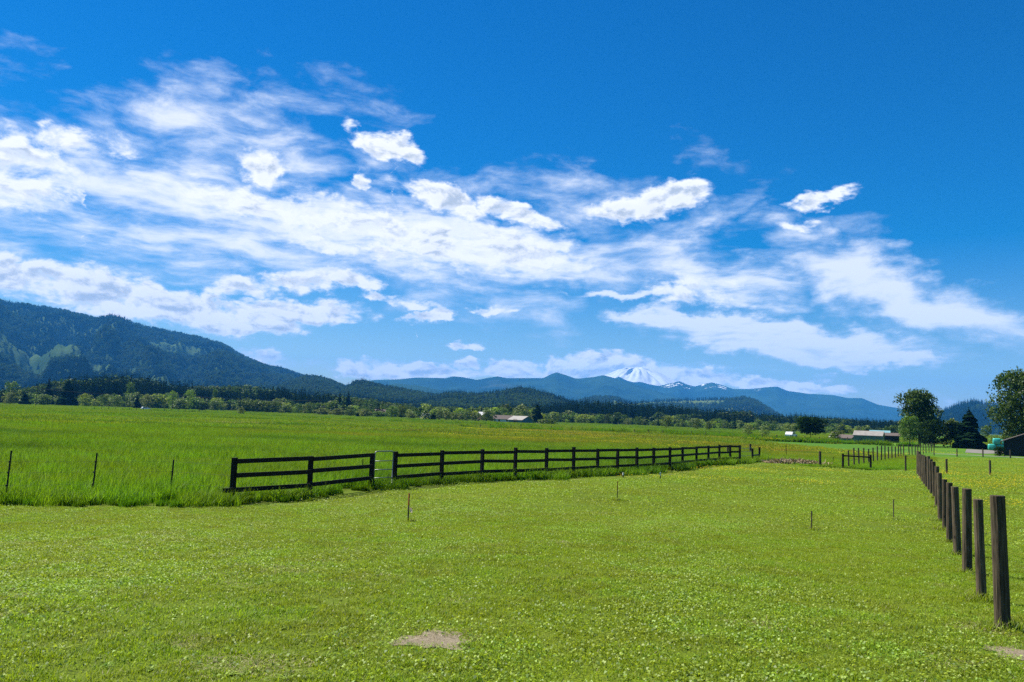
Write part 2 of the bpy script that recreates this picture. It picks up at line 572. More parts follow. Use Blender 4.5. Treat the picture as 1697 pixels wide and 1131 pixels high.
solid('pale_paint', (0.6, 0.6, 0.55), (0.8, 0.78, 0.7), 30, 0.7)
solid('ribbon', (0.65, 0.5, 0.4), (0.8, 0.72, 0.6), 10, 0.6)
solid('barn_dark', (0.008, 0.007, 0.009), (0.02, 0.016, 0.018), 3, 0.8, stretch=(4, 4, 0.3))
solid('shed_green', (0.17, 0.22, 0.14), (0.24, 0.29, 0.19), 2, 0.6, stretch=(1, 1, 0.2))
solid('metal_roof', (0.20, 0.185, 0.16), (0.27, 0.25, 0.215), 1.5, 0.5)
solid('teal_roof', (0.12, 0.26, 0.28), (0.17, 0.33, 0.35), 1.5, 0.5)
solid('shingle', (0.07, 0.055, 0.045), (0.13, 0.1, 0.085), 5, 0.9)
solid('white_wall', (0.62, 0.61, 0.57), (0.74, 0.73, 0.69), 2, 0.7)
solid('teal_wall', (0.07, 0.13, 0.13), (0.1, 0.17, 0.17), 2, 0.7)
solid('brown_wall', (0.1, 0.06, 0.04), (0.16, 0.1, 0.07), 3, 0.8)
solid('window_glass', (0.01, 0.014, 0.018), (0.025, 0.03, 0.035), 1, 0.08, spec=0.6)
solid('car_white', (0.7, 0.7, 0.7), (0.76, 0.76, 0.76), 1, 0.25, spec=0.6)
solid('tyre', (0.012, 0.012, 0.012), (0.02, 0.02, 0.02), 10, 0.9)
solid('bale_wrap', (0.03, 0.30, 0.25), (0.05, 0.40, 0.34), 2.5, 0.32, 0.3, spec=0.5)
solid('gravel', (0.12, 0.11, 0.095), (0.19, 0.175, 0.15), 1.2, 0.95, 0.3, coord='world')
solid('asphalt', (0.16, 0.16, 0.16), (0.24, 0.24, 0.23), 0.8, 0.9, coord='world')


def build_post_mat():
    m, N = mat('weathered_post')
    v = objco(N)
    g = N.noise(N.vmath('MULTIPLY', v, (9, 9, 0.7)), 5.0, 5.0, 0.65)
    c = N.mix(N.smooth(g, 0.32, 0.68), (0.035, 0.027, 0.017), (0.13, 0.10, 0.062))
    moss = N.noise(v, 3.0, 4.0, 0.6)
    c = N.mix(N.smooth(moss, 0.5, 0.72, 0, 0.6), c, (0.06, 0.07, 0.028))
    knot = N.n('ShaderNodeTexVoronoi', {'Vector': N.vmath('MULTIPLY', v, (4, 4, 2.2)), 'Scale': 1.3})
    c = N.mix(N.smooth(knot.outputs['Distance'], 0.16, 0.05, 0, 0.85), c, (0.008, 0.006, 0.005))
    r = N.n('ShaderNodeObjectInfo').outputs['Random']
    c = N.n('ShaderNodeHueSaturation', {'Value': N.math('MULTIPLY_ADD', r, 0.5, 0.75), 'Color': c}).outputs[0]
    b = N.n('ShaderNodeBump', {'Height': g, 'Strength': 0.7, 'Distance': 0.012})
    p = N.n('ShaderNodeBsdfPrincipled', {'Base Color': c, 'Roughness': 0.9, 'Specular IOR Level': 0.15, 'Normal': b.outputs[0]})
    finish(N, p.outputs[0])


def build_ground_mat():
    m, N = mat('ground_turf')
    p = pos(N)
    f1 = N.noise(p, 0.25, 4.0, 0.6)
    f2 = N.noise(p, 9.0, 5.0, 0.7)
    f3 = N.noise(p, 60.0, 3.0, 0.7)
    c = N.mix(N.smooth(f1, 0.35, 0.7), (0.095, 0.14, 0.003), (0.145, 0.19, 0.008))
    c = N.mix(N.smooth(f2, 0.5, 0.78, 0, 0.6), c, (0.15, 0.15, 0.05))
    c = N.mix(N.smooth(f3, 0.4, 0.62, 0, 0.85), c, (0.022, 0.04, 0.004))
    s = N.n('ShaderNodeSeparateXYZ', {0: p})
    dist = N.vmath('LENGTH', p)
    mead = N.mix(N.smooth(N.noise(N.vmath('MULTIPLY', p, (0.5, 1, 1)), 0.05, 4.0, 0.6), 0.4, 0.65), (0.05, 0.125, 0.006), (0.09, 0.17, 0.01))
    c = N.mix(N.smooth(dist, 50, 110), c, mead)
    c = N.mix(N.smooth(dist, 600, 900), c, (0.03, 0.06, 0.012))
    b = N.n('ShaderNodeBump', {'Height': f2, 'Strength': 0.6, 'Distance': 0.03})
    q_ = N.n('ShaderNodeBsdfPrincipled', {'Base Color': c, 'Roughness': 0.95, 'Specular IOR Level': 0.1, 'Normal': b.outputs[0]})
    finish(N, q_.outputs[0])
    m, N = mat('bare_soil')
    p = pos(N)
    a, b_ = N.noise(p, 14.0, 5.0, 0.7), N.noise(p, 70.0, 3.0, 0.7)
    c = N.mix(N.smooth(a, 0.35, 0.65), (0.25, 0.21, 0.145), (0.17, 0.14, 0.09))
    c = N.mix(N.smooth(b_, 0.55, 0.75, 0, 0.7), c, (0.33, 0.29, 0.22))
    bp = N.n('ShaderNodeBump', {'Height': N.math('ADD', a, b_), 'Strength': 0.9, 'Distance': 0.02})
    q_ = N.n('ShaderNodeBsdfPrincipled', {'Base Color': c, 'Roughness': 0.95, 'Specular IOR Level': 0.1, 'Normal': bp.outputs[0]})
    finish(N, q_.outputs[0])


def build_hill_mats():
    for nm, c1, c2, c3, sc in (('hill_forest', (0.008, 0.02, 0.008), (0.02, 0.04, 0.012), (0.05, 0.075, 0.02), 0.006),
                               ('hill_logged', (0.03, 0.06, 0.018), (0.055, 0.09, 0.03), (0.09, 0.11, 0.05), 0.008),
                               ('hill_far', (0.008, 0.022, 0.012), (0.02, 0.045, 0.02), (0.06, 0.075, 0.04), 0.0022),
                               ('hill_meadow', (0.05, 0.085, 0.022), (0.085, 0.12, 0.035), (0.12, 0.13, 0.05), 0.004)):
        m, N = mat(nm)
        p = pos(N)
        f = N.noise(p, sc, 6.0, 0.65)
        g = N.noise(p, sc * 0.35, 4.0, 0.6)
        c = N.mix(N.smooth(f, 0.35, 0.65), c1, c2)
        c = N.mix(N.smooth(g, 0.62, 0.72, 0, 0.5), c, c3)
        if nm == 'hill_far':
            # old snow left in the high gullies
            z = N.n('ShaderNodeSeparateXYZ', {0: p}).outputs[2]
            sn = N.noise(N.vmath('MULTIPLY', p, (1, 1, 1.8)), 0.011, 5.0, 0.7)
            m_ = N.n('ShaderNodeAttribute', attribute_name='snow', attribute_type='GEOMETRY').outputs['Fac']
            k = N.math('MULTIPLY', N.smooth(sn, 0.54, 0.6), N.smooth(m_, 0.25, 0.6))
            c = N.mix(k, c, (0.8, 0.82, 0.85))
        b = N.n('ShaderNodeBump', {'Height': f, 'Strength': 0.8, 'Distance': 12.0})
        q_ = N.n('ShaderNodeBsdfPrincipled', {'Base Color': c, 'Roughness': 1.0, 'Specular IOR Level': 0.0, 'Normal': b.outputs[0]})
        finish(N, q_.outputs[0])
    m, N = mat('glacier')
    p = pos(N)
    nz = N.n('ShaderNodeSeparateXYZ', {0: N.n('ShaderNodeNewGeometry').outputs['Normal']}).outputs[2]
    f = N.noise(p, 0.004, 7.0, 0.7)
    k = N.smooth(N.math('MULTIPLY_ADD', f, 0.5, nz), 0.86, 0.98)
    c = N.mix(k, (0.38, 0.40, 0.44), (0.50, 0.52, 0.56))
    q_ = N.n('ShaderNodeBsdfPrincipled', {'Base Color': c, 'Roughness': 0.8, 'Specular IOR Level': 0.1})
    finish(N, q_.outputs[0])


build_post_mat()
build_ground_mat()
build_hill_mats()

# ------------------------------------------------------------------ ground sheet
def build_ground():
    rs = [0.0] + list(np.geomspace(1.0, 60, 70)) + list(np.geomspace(64, 40000, 60))
    K = 192
    v, f = [(0, 0, float(gz(0, 0)))], []
    for r in rs[1:]:
        for j in range(K):
            t = 2 * math.pi * j / K
            x, y = r * math.cos(t), r * math.sin(t)
            v.append((x, y, float(gz(x, y))))
    for j in range(K):
        f.append((0, 1 + j, 1 + (j + 1) % K))
    for i in range(len(rs) - 2):
        for j in range(K):
            a, b = 1 + i * K + j, 1 + i * K + (j + 1) % K
            f.append((a, a + K, b + K, b))
    mb = MB()
    mb.add(v, f)
    tag(mb.build('ground', MATS['ground_turf'], smooth=True), 'rolling green valley floor under lawn and meadow', 'ground', kind='structure')


build_ground()


# ------------------------------------------------------------------ hills
def make_hill(name, sil, D, foot, back, mname, label, tree_h=0.0, rough=0.05, nx=220, nt=40, seed=1, snow=None, prof=1.15, wob=0.0):
    """Hill whose crest has the given outline at distance D; slopes fall to the plain at `foot` and `back`."""
    xs = np.array([p[0] for p in sil], float)
    ys = np.array([p[1] for p in sil], float)
    X = np.linspace(xs[0], xs[-1], nx)
    Yp = np.interp(X, xs, ys)
    k = np.hanning(5)
    k /= k.sum()
    Yp = np.convolve(np.pad(Yp, 2, 'edge'), k, 'valid')
    az = np.array([math.atan2(*pdir(x, y)[:2]) for x, y in zip(X, Yp)])
    Dr = D * (1 + wob * (fbm(X / 160.0, X * 0 + seed, 3, seed) - 0.5))
    hz = np.array([zat(x, y, d) for x, y, d in zip(X, Yp, Dr)]) - tree_h
    hz += 1.4
    ts = np.concatenate([np.linspace(0, 1, nt), np.linspace(1, 2, nt // 2)[1:]])
    V = np.zeros((len(ts), nx, 3))
    S = np.zeros((len(ts), nx))
    for i, t in enumerate(ts):
        if t <= 1:
            d = foot + (Dr - foot) * t
            h = hz * (0.25 * sstep(0, 1, t) + 0.75 * t ** prof)
        else:
            d = Dr + (back - Dr) * (t - 1)
            h = hz * (1 - sstep(0, 1, t - 1))
        u = az * D / (0.12 * D)
        nz_ = fbm(u * 3 + 3.1, d / (0.12 * D) * 2.0 + t * 0.4, 5, seed) - 0.5
        rg = 1 - np.abs(2 * fbm(u * 2.2 + t * 0.6, d / D * 3 + 1.7, 4, seed + 9) - 1)
        env = (4 * t * (1 - t)) if t <= 1 else 0.0
        h = h + hz * (rough * 4 * nz_ + rough * 2 * (rg - 0.7)) * env
        V[i, :, 0] = d * np.sin(az)
        V[i, :, 1] = d * np.cos(az)
        V[i, :, 2] = np.maximum(h, -4) - 1.4 - (3.0 if t in (0, 2) else 0)
        if snow is not None:
            S[i] = np.interp(X, [a for a, b in snow], [b for a, b in snow]) * sstep(0.72, 0.95, t) * (t <= 1.2)
    nt_ = len(ts)
    faces = [(i * nx + j, i * nx + j + 1, (i + 1) * nx + j + 1, (i + 1) * nx + j) for i in range(nt_ - 1) for j in range(nx - 1)]
    mb = MB()
    mb.add(V.reshape(-1, 3), faces)
    o = mb.build(name, MATS[mname], smooth=True)
    if snow is not None:
        a = o.data.attributes.new('snow', 'FLOAT', 'POINT')
        a.data.foreach_set('value', S.astype(np.float32).ravel())
    tag(o, label, 'hill', kind='structure')
    return V[:nt + 4], ts[:nt + 4], X


HILLS = {}
HILLS['left'] = make_hill('mountain', [(-260, 505), (-120, 494), (0, 497), (40, 503), (100, 513), (160, 527), (192, 526), (215, 533), (240, 541), (300, 552),
                           (335, 560), (370, 570), (400, 588), (440, 605), (480, 615), (520, 628), (560, 640), (620, 655), (700, 680), (760, 690)],
                          4200, 1700, 6500, 'hill_logged', 'long forested mountain sloping down from the left edge', 14, 0.15, 300, 80, 3, prof=1.5)
HILLS['knoll_a'] = make_hill('hill', [(380, 676), (430, 657), (470, 634), (505, 621), (530, 622), (560, 634), (600, 650), (640, 665), (680, 684)],
                             2500, 1500, 3300, 'hill_forest', 'dark wooded knoll below the end of the long mountain', 16, 0.05, 100, 30, 11)
HILLS['knoll_b'] = make_hill('hill', [(520, 680), (560, 652), (585, 632), (605, 629), (625, 636), (650, 640), (700, 650), (740, 656), (800, 668), (860, 690)],
                             2000, 1300, 2700, 'hill_forest', 'dark wooded knoll with flat top left of centre', 16, 0.05, 120, 30, 21)
HILLS['knoll_c'] = make_hill('hill', [(660, 690), (700, 662), (740, 650), (770, 648), (790, 652), (830, 647), (855, 641), (880, 643), (905, 650), (930, 658), (960, 672), (1000, 688), (1050, 698)],
                             1700, 1150, 2300, 'hill_forest', 'dark wooded rounded hill at the centre of the valley', 17, 0.05, 140, 30, 31)
HILLS['mid_a'] = make_hill('hill', [(590, 660), (630, 640), (655, 633), (690, 636), (740, 646), (800, 660), (900, 680)],
                           4600, 3600, 5200, 'hill_far', 'blue green wooded hill behind the central knolls', 10, 0.04, 80, 24, 41)
HILLS['mid_b'] = make_hill('hill', [(900, 690), (950, 664), (985, 655), (1020, 655), (1045, 664), (1090, 661), (1140, 659), (1180, 658), (1210, 658), (1235, 655),
                                    (1255, 662), (1275, 675), (1300, 690), (1330, 702), (1370, 706)],
                           3300, 2300, 4300, 'hill_meadow', 'green hill with a pale logged strip right of centre', 12, 0.04, 140, 34, 51)
make_hill('mountain_range', [(520, 650), (560, 640), (600, 634), (620, 630), (660, 629), (690, 626), (740, 627), (750, 624), (765, 625), (790, 630), (812, 626), (825, 624), (840, 627), (870, 627), (900, 627),
                             (912, 621), (922, 617), (935, 621), (955, 628), (985, 625), (1000, 622), (1015, 626), (1060, 640), (1100, 652), (1180, 670), (1260, 690), (1340, 705)],
          6800, 5300, 7800, 'hill_far', 'hazy blue mountain range with a pointed summit', 0, 0.05, 320, 40, 61, prof=1.0)
make_hill('mountain_range', [(960, 640), (1000, 636), (1026, 624), (1036, 630), (1050, 634), (1062, 633), (1075, 637), (1092, 640), (1108, 636), (1118, 634), (1126, 632), (1140, 638), (1152, 641), (1165, 637), (1180, 634),
                             (1192, 637), (1215, 645), (1245, 645), (1270, 642), (1288, 641), (1305, 648), (1340, 653), (1380, 655), (1405, 660), (1428, 660), (1455, 671), (1490, 677), (1540, 684), (1600, 694), (1700, 715)],
          8200, 6600, 9200, 'hill_far', 'hazy blue range with snow patches on its crest', 0, 0.05, 340, 40, 71,
          snow=[(1090, 0), (1105, 1), (1140, 1), (1150, 0), (1160, .2), (1172, 1), (1200, 1), (1212, 0), (1240, .2), (1262, .6), (1275, 0)], prof=1.0)
HILLS['right'] = make_hill('hill', [(1480, 710), (1530, 694), (1565, 678), (1590, 666), (1610, 661), (1630, 665), (1660, 668), (1700, 668), (1780, 676), (1860, 700)],
                           3000, 2200, 3900, 'hill_forest', 'blue wooded hill behind the trees on the right', 14, 0.04, 90, 26, 81)


def make_volcano():
    D = 10000
    c = at(1052, D)
    hpk = zat(1057, 609, D)
    R = 1500
    K, Rn = 160, 70
    th = np.linspace(0, 2 * np.pi, K, endpoint=False)
    v, f = [], []
    for i in range(Rn + 1):
        r = R * (i / Rn) ** 1.15
        t = r / R
        base = hpk * (1 - t ** 1.25) ** 1.1 if t < 1 else 0
        nzz = fbm(np.cos(th) * 3 + 5 + t * 2, np.sin(th) * 3 + 5 + t * 2, 6, 5, 0.6) - 0.5
        rad = 1 - np.abs(2 * fbm(np.cos(th) * 5 + 9, np.sin(th) * 5 + 9 + t * .5, 4, 8) - 1)
        h = base + hpk * 0.30 * nzz * sstep(0.0, 0.12, t) * (1 - t) + hpk * 0.12 * (rad - 0.6) * sstep(0.02, 0.2, t) * (1 - t)
        for k in range(K):
            v.append((c[0] + r * math.cos(th[k]), c[1] + r * math.sin(th[k]), float(h[k]) - 2))
    for i in range(Rn):
        for k in range(K):
            a, b = i * K + k, i * K + (k + 1) % K
            f.append((a, a + K, b + K, b))
    mb = MB()
    mb.add(v, f)
    tag(mb.build('snow_mountain', MATS['glacier'], smooth=True), 'snow covered volcano rising behind the blue ranges', 'mountain', kind='structure')


make_volcano()

# ------------------------------------------------------------------ scattering of uncountable things
PROTO = {}


def proto_collection(name, meshes):
    c = bpy.data.collections.new(name)
    for i, me in enumerate(meshes):
        o = bpy.data.objects.new(f'{name}_{i:02d}', me)
        c.objects.link(o)
    PROTO[name] = c
    return c


def scatter_tree(coll):
    g = bpy.data.node_groups.new('scatter_' + coll.name, 'GeometryNodeTree')
    g.interface.new_socket('Geometry', in_out='INPUT', socket_type='NodeSocketGeometry')
    g.interface.new_socket('Geometry', in_out='OUTPUT', socket_type='NodeSocketGeometry')
    n, l = g.nodes, g.links
    gi, go = n.new('NodeGroupInput'), n.new('NodeGroupOutput')
    ci = n.new('GeometryNodeCollectionInfo')
    ci.inputs['Collection'].default_value = coll
    ci.inputs['Separate Children'].default_value = True
    ci.inputs['Reset Children'].default_value = True
    io = n.new('GeometryNodeInstanceOnPoints')
    io.inputs['Pick Instance'].default_value = True

    def attr(nm, t):
        a = n.new('GeometryNodeInputNamedAttribute')
        a.data_type = t
        a.inputs['Name'].default_value = nm
        return a.outputs['Attribute']
    l.new(gi.outputs[0], io.inputs['Points'])
    l.new(ci.outputs[0], io.inputs['Instance'])
    l.new(attr('pick', 'INT'), io.inputs['Instance Index'])
    l.new(attr('rot', 'FLOAT_VECTOR'), io.inputs['Rotation'])
    l.new(attr('scl', 'FLOAT_VECTOR'), io.inputs['Scale'])
    l.new(io.outputs[0], go.inputs[0])
    return g


def scatter(name, label, cat, pts, coll, scl, rot=None, pick=None):
    pts = np.asarray(pts, np.float32)
    n = len(pts)
    me = bpy.data.meshes.new(name)
    me.vertices.add(n)
    me.vertices.foreach_set('co', pts.ravel())
    if rot is None:
        rot = np.zeros((n, 3))
        rot[:, 2] = rng.uniform(0, 2 * np.pi, n)
    scl = np.asarray(scl, np.float32)
    if scl.ndim == 1:
        scl = np.repeat(scl[:, None], 3, 1)
    if pick is None:
        pick = rng.integers(0, len(coll.objects), n)
    for nm, t, vals in (('rot', 'FLOAT_VECTOR', rot), ('scl', 'FLOAT_VECTOR', scl)):
        a = me.attributes.new(nm, t, 'POINT')
        a.data.foreach_set('vector', np.asarray(vals, np.float32).ravel())
    a = me.attributes.new('pick', 'INT', 'POINT')
    a.data.foreach_set('value', np.asarray(pick, np.int32))
    o = link(name, me)
    md = o.modifiers.new('scatter', 'NODES')
    md.node_group = scatter_tree(coll)
    return tag(o, label, cat, kind='stuff')


# ------------------------------------------------------------------ plants as faces
def rand_dirs(n, g=rng):
    v = g.normal(size=(n, 3))
    return v / np.linalg.norm(v, axis=1, keepdims=True)


def leaf_quads(C, Nrm, size, g=rng, aspect=0.62):
    """Leaf-shaped quads at C facing Nrm."""
    n = len(C)
    ref = rand_dirs(n, g)
    a = np.cross(Nrm, ref)
    a /= np.linalg.norm(a, axis=1, keepdims=True) + 1e-9
    b = np.cross(Nrm, a)
    s = np.asarray(size).reshape(-1, 1)
    a, b = a * s * 0.5, b * s * 0.5 * aspect
    fold = Nrm * s * 0.12
    return np.stack([C - a - fold, C - b * 1.0 + fold, C + a - fold, C + b + fold], 1)


def broadleaf_faces(g, nl, leaf, lobes=16, shape='round', skirt=0.1, spread=1.0):
    """Unit crown: x,y within about +-0.5, z 0..1. Lobes of leaves with gaps between them."""
    P, T = [], []
    L = []
    for i in range(lobes):
        t = (i + 0.5) / lobes
        z = skirt + (1 - skirt) * t ** 0.9 * 0.92
        if shape == 'round':
            w = math.sqrt(max(0.02, 1 - ((z - 0.5) / 0.56) ** 2)) * 0.5
        elif shape == 'oval':
            w = math.sqrt(max(0.02, 1 - ((z - 0.46) / 0.6) ** 2)) * 0.46
        elif shape == 'dome':
            w = math.sqrt(max(0.03, 1 - (z / 1.02) ** 2.2)) * 0.5
        else:
            w = 0.5 * (1 - z) ** 0.6
        ang = i * 2.399 + g.uniform(-.5, .5)
        rr = w * g.uniform(0.25, 0.78)
        rad = g.uniform(0.15, 0.24) * spread * (0.75 + 0.5 * w)
        L.append((rr * math.cos(ang), rr * math.sin(ang), min(z, 1 - rad * 0.7), rad))
    per = max(6, nl // lobes)
    for (x, y, z, r) in L:
        d = rand_dirs(per, g)
        d[:, 2] = np.where(d[:, 2] < -0.3, -d[:, 2], d[:, 2])
        rad = r * g.uniform(0.45, 1.12, per) ** 0.6
        bump = 1 + 0.25 * np.sin(d[:, 0] * 7 + x * 40) * np.sin(d[:, 1] * 6 + y * 30)
        C = np.array([x, y, z]) + d * (rad * bump)[:, None] * np.array([1.05, 1.05, 0.85])
        C[:, 2] = np.maximum(C[:, 2], 0.01)
        nr = d * 0.75 + rand_dirs(per, g) * 0.75 + np.array([0, 0, 0.25])
        nr /= np.linalg.norm(nr, axis=1, keepdims=True)
        P.append(leaf_quads(C, nr, leaf * g.uniform(0.6, 1.4, per), g))
        base = g.uniform(0.2, 0.75)
        T.append(np.clip(base + g.uniform(-.25, .25, per), 0, 1))
    return np.concatenate(P), np.concatenate(T)


def conifer_faces(g, levels=13, per=9, width=0.5, skirt=0.04, droop=0.25, jag=0.25, power=0.85):
    """Unit conifer: height 1, drooping boughs made of two folded quads each."""
    P, T = [], []
    for i in range(levels):
        t = i / (levels - 1)
        z = skirt + (0.985 - skirt) * t
        R = width * (1 - t) ** power * g.uniform(0.85, 1.1) + 0.012
        k = max(4, int(per * (1 - 0.5 * t)))
        off = g.uniform(0, 6.28)
        for j in range(k):
            a = off + 2 * math.pi * (j + g.uniform(-.25, .25)) / k
            r = R * g.uniform(1 - jag * 1.6, 1 + jag * 0.6)
            zz = z + g.uniform(-.5, .5) / levels
            d = np.array([math.cos(a), math.sin(a), 0])
            s = np.array([-math.sin(a), math.cos(a), 0])
            w = r * g.uniform(0.32, 0.5)
            up = np.array([0, 0, 1.0])
            root = up * (zz + r * 0.10)
            mid = d * r * 0.55 + up * (zz - r * droop * 0.3)
            tip = d * r + up * (zz - r * droop)
            hang = up * (r * 0.22 + 0.012)
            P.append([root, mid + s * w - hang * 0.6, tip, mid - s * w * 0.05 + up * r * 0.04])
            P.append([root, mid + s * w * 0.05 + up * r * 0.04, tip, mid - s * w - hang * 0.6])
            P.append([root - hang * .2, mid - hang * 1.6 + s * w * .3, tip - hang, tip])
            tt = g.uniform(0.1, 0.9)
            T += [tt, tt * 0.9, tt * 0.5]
    return np.array(P), np.array(T)


# ------------------------------------------------------------------ forests (far-off woods that read as one mass)
def forest_protos():
    out = []
    for i in range(5):
        g = np.random.default_rng(100 + i)
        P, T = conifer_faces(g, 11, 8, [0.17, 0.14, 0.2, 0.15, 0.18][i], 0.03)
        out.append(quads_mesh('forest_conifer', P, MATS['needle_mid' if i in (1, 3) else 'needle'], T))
    proto_collection('forest_conifer', out)
    out = []
    for i in range(4):
        g = np.random.default_rng(200 + i)
        P, T = broadleaf_faces(g, 420, 0.12, 12, ['round', 'oval', 'dome', 'round'][i], 0.04, 1.15)
        out.append(quads_mesh('forest_broadleaf', P, MATS[['leaf_mid', 'leaf_mid', 'leaf_pale', 'leaf_lime'][i]], T))
    proto_collection('forest_broadleaf', out)
    out = []
    for i in range(3):
        g = np.random.default_rng(230 + i)
        P, T = broadleaf_faces(g, 300, 0.14, 11, ['round', 'oval', 'dome'][i], 0.04, 1.15)
        out.append(quads_mesh('hill_broadleaf', P, MATS['leaf_hill'], T))
    proto_collection('hill_broadleaf', out)
    proto_collection('valley_broadleaf', [quads_mesh('valley_broadleaf', *[(P, MATS['leaf_deep'], T) for P, T in [broadleaf_faces(np.random.default_rng(240 + i), 420, 0.12, 12, k, 0.04, 1.15)]][0]) for i, k in enumerate(('round', 'oval', 'round'))])


forest_protos()


def on_hill(key, n, g, tmin=0.0, tmax=1.05):
    V, ts, X = HILLS[key]
    nt_, nx, _ = V.shape
    fi = g.uniform(0, nt_ - 1.001, n)
    fj = g.uniform(0, nx - 1.001, n)
    i, j = fi.astype(int), fj.astype(int)
    a, b = (fi - i)[:, None], (fj - j)[:, None]
    p = (V[i, j] * (1 - a) + V[i + 1, j] * a) * (1 - b) + (V[i, j + 1] * (1 - a) + V[i + 1, j + 1] * a) * b
    t = np.interp(fi, np.arange(nt_), ts)
    x = np.interp(fj, np.arange(nx), X)
    ok = (t >= tmin) & (t <= tmax) & (p[:, 2] > -3)
    return p[ok], t[ok], x[ok]


def hill_forest(key, n, hgt, label, wide=0.38, bl=0.3, clear=None, seed=0):
    g = np.random.default_rng(seed)
    p, t, x = on_hill(key, n, g)
    if clear is not None:
        k = ~clear(p, t, x) | (g.uniform(0, 1, len(p)) < .06)
        p, t, x = p[k], t[k], x[k]
    mixn = fbm(p[:, 0] / 260 + 40, p[:, 1] / 260 + 40, 4, seed + 3)
    isb = mixn + g.uniform(-.12, .12, len(p)) > (0.62 - bl * 0.4)
    h = hgt * g.uniform(0.6, 1.25, len(p))
    q_ = p[~isb] - np.array([0, 0, 1.0])
    hh = h[~isb]
    scatter('conifer_forest', f'dense dark conifers covering {label}', 'forest', q_, PROTO['forest_conifer'],
            np.stack([hh * wide * 2.4, hh * wide * 2.4, hh], 1))
    q_ = p[isb] - np.array([0, 0, 1.0])
    hh = h[isb] * 0.72
    scatter('broadleaf_forest', f'lighter broadleaf trees mixed into the woods on {label}', 'forest', q_, PROTO['hill_broadleaf'],
            np.stack([hh * 0.95, hh * 0.95, hh], 1))


def clear_left(p, t, x):
    n1 = fbm(p[:, 0] / 500 + 3, p[:, 1] / 300 + 8, 3, 77)
    n2 = fbm(p[:, 0] / 60 + 3, p[:, 1] / 60 + 8, 3, 78)
    v = (1 - np.abs(t - .4) / .14) * sstep(260, 150, x) + (n1 - .5) * 2.2 + (n2 - .5) * 1.4
    return (v > 0.35) & (x < 330)


def clear_mid(p, t, x):
    return ((t > 0.72) & (t < 0.93) & (x > 1040) & (x < 1200)) | ((x > 1015) & (x < 1040) & (t > .5) & (t < .8)) | ((x > 1215) & (x < 1235) & (t > .75) & (t < .88))


hill_forest('left', 60000, 24, 'the long mountain on the left', 0.42, 0.34, clear_left, 1)
hill_forest('knoll_a', 9000, 22, 'the knoll below the long mountain', 0.4, 0.2, None, 2)
hill_forest('knoll_b', 11000, 21, 'the flat topped knoll left of centre', 0.4, 0.3, None, 3)
hill_forest('knoll_c', 13000, 21, 'the rounded hill at the centre', 0.38, 0.25, None, 4)
hill_forest('mid_b', 12000, 16, 'the green hill right of centre', 0.42, 0.1, clear_mid, 5)
hill_forest('right', 7000, 20, 'the blue hill on the right', 0.42, 0.15, None, 6)

# far edge of the open fields, as distance for each photograph column
EDGE = [(-400, 500), (0, 520), (250, 500), (430, 520), (560, 450), (680, 380), (800, 370), (900, 420), (1000, 470), (1150, 400), (1300, 400), (1420, 400), (1500, 330), (1700, 260), (2100, 240)]


def edge(x):
    return np.interp(x, [e[0] for e in EDGE], [e[1] for e in EDGE])


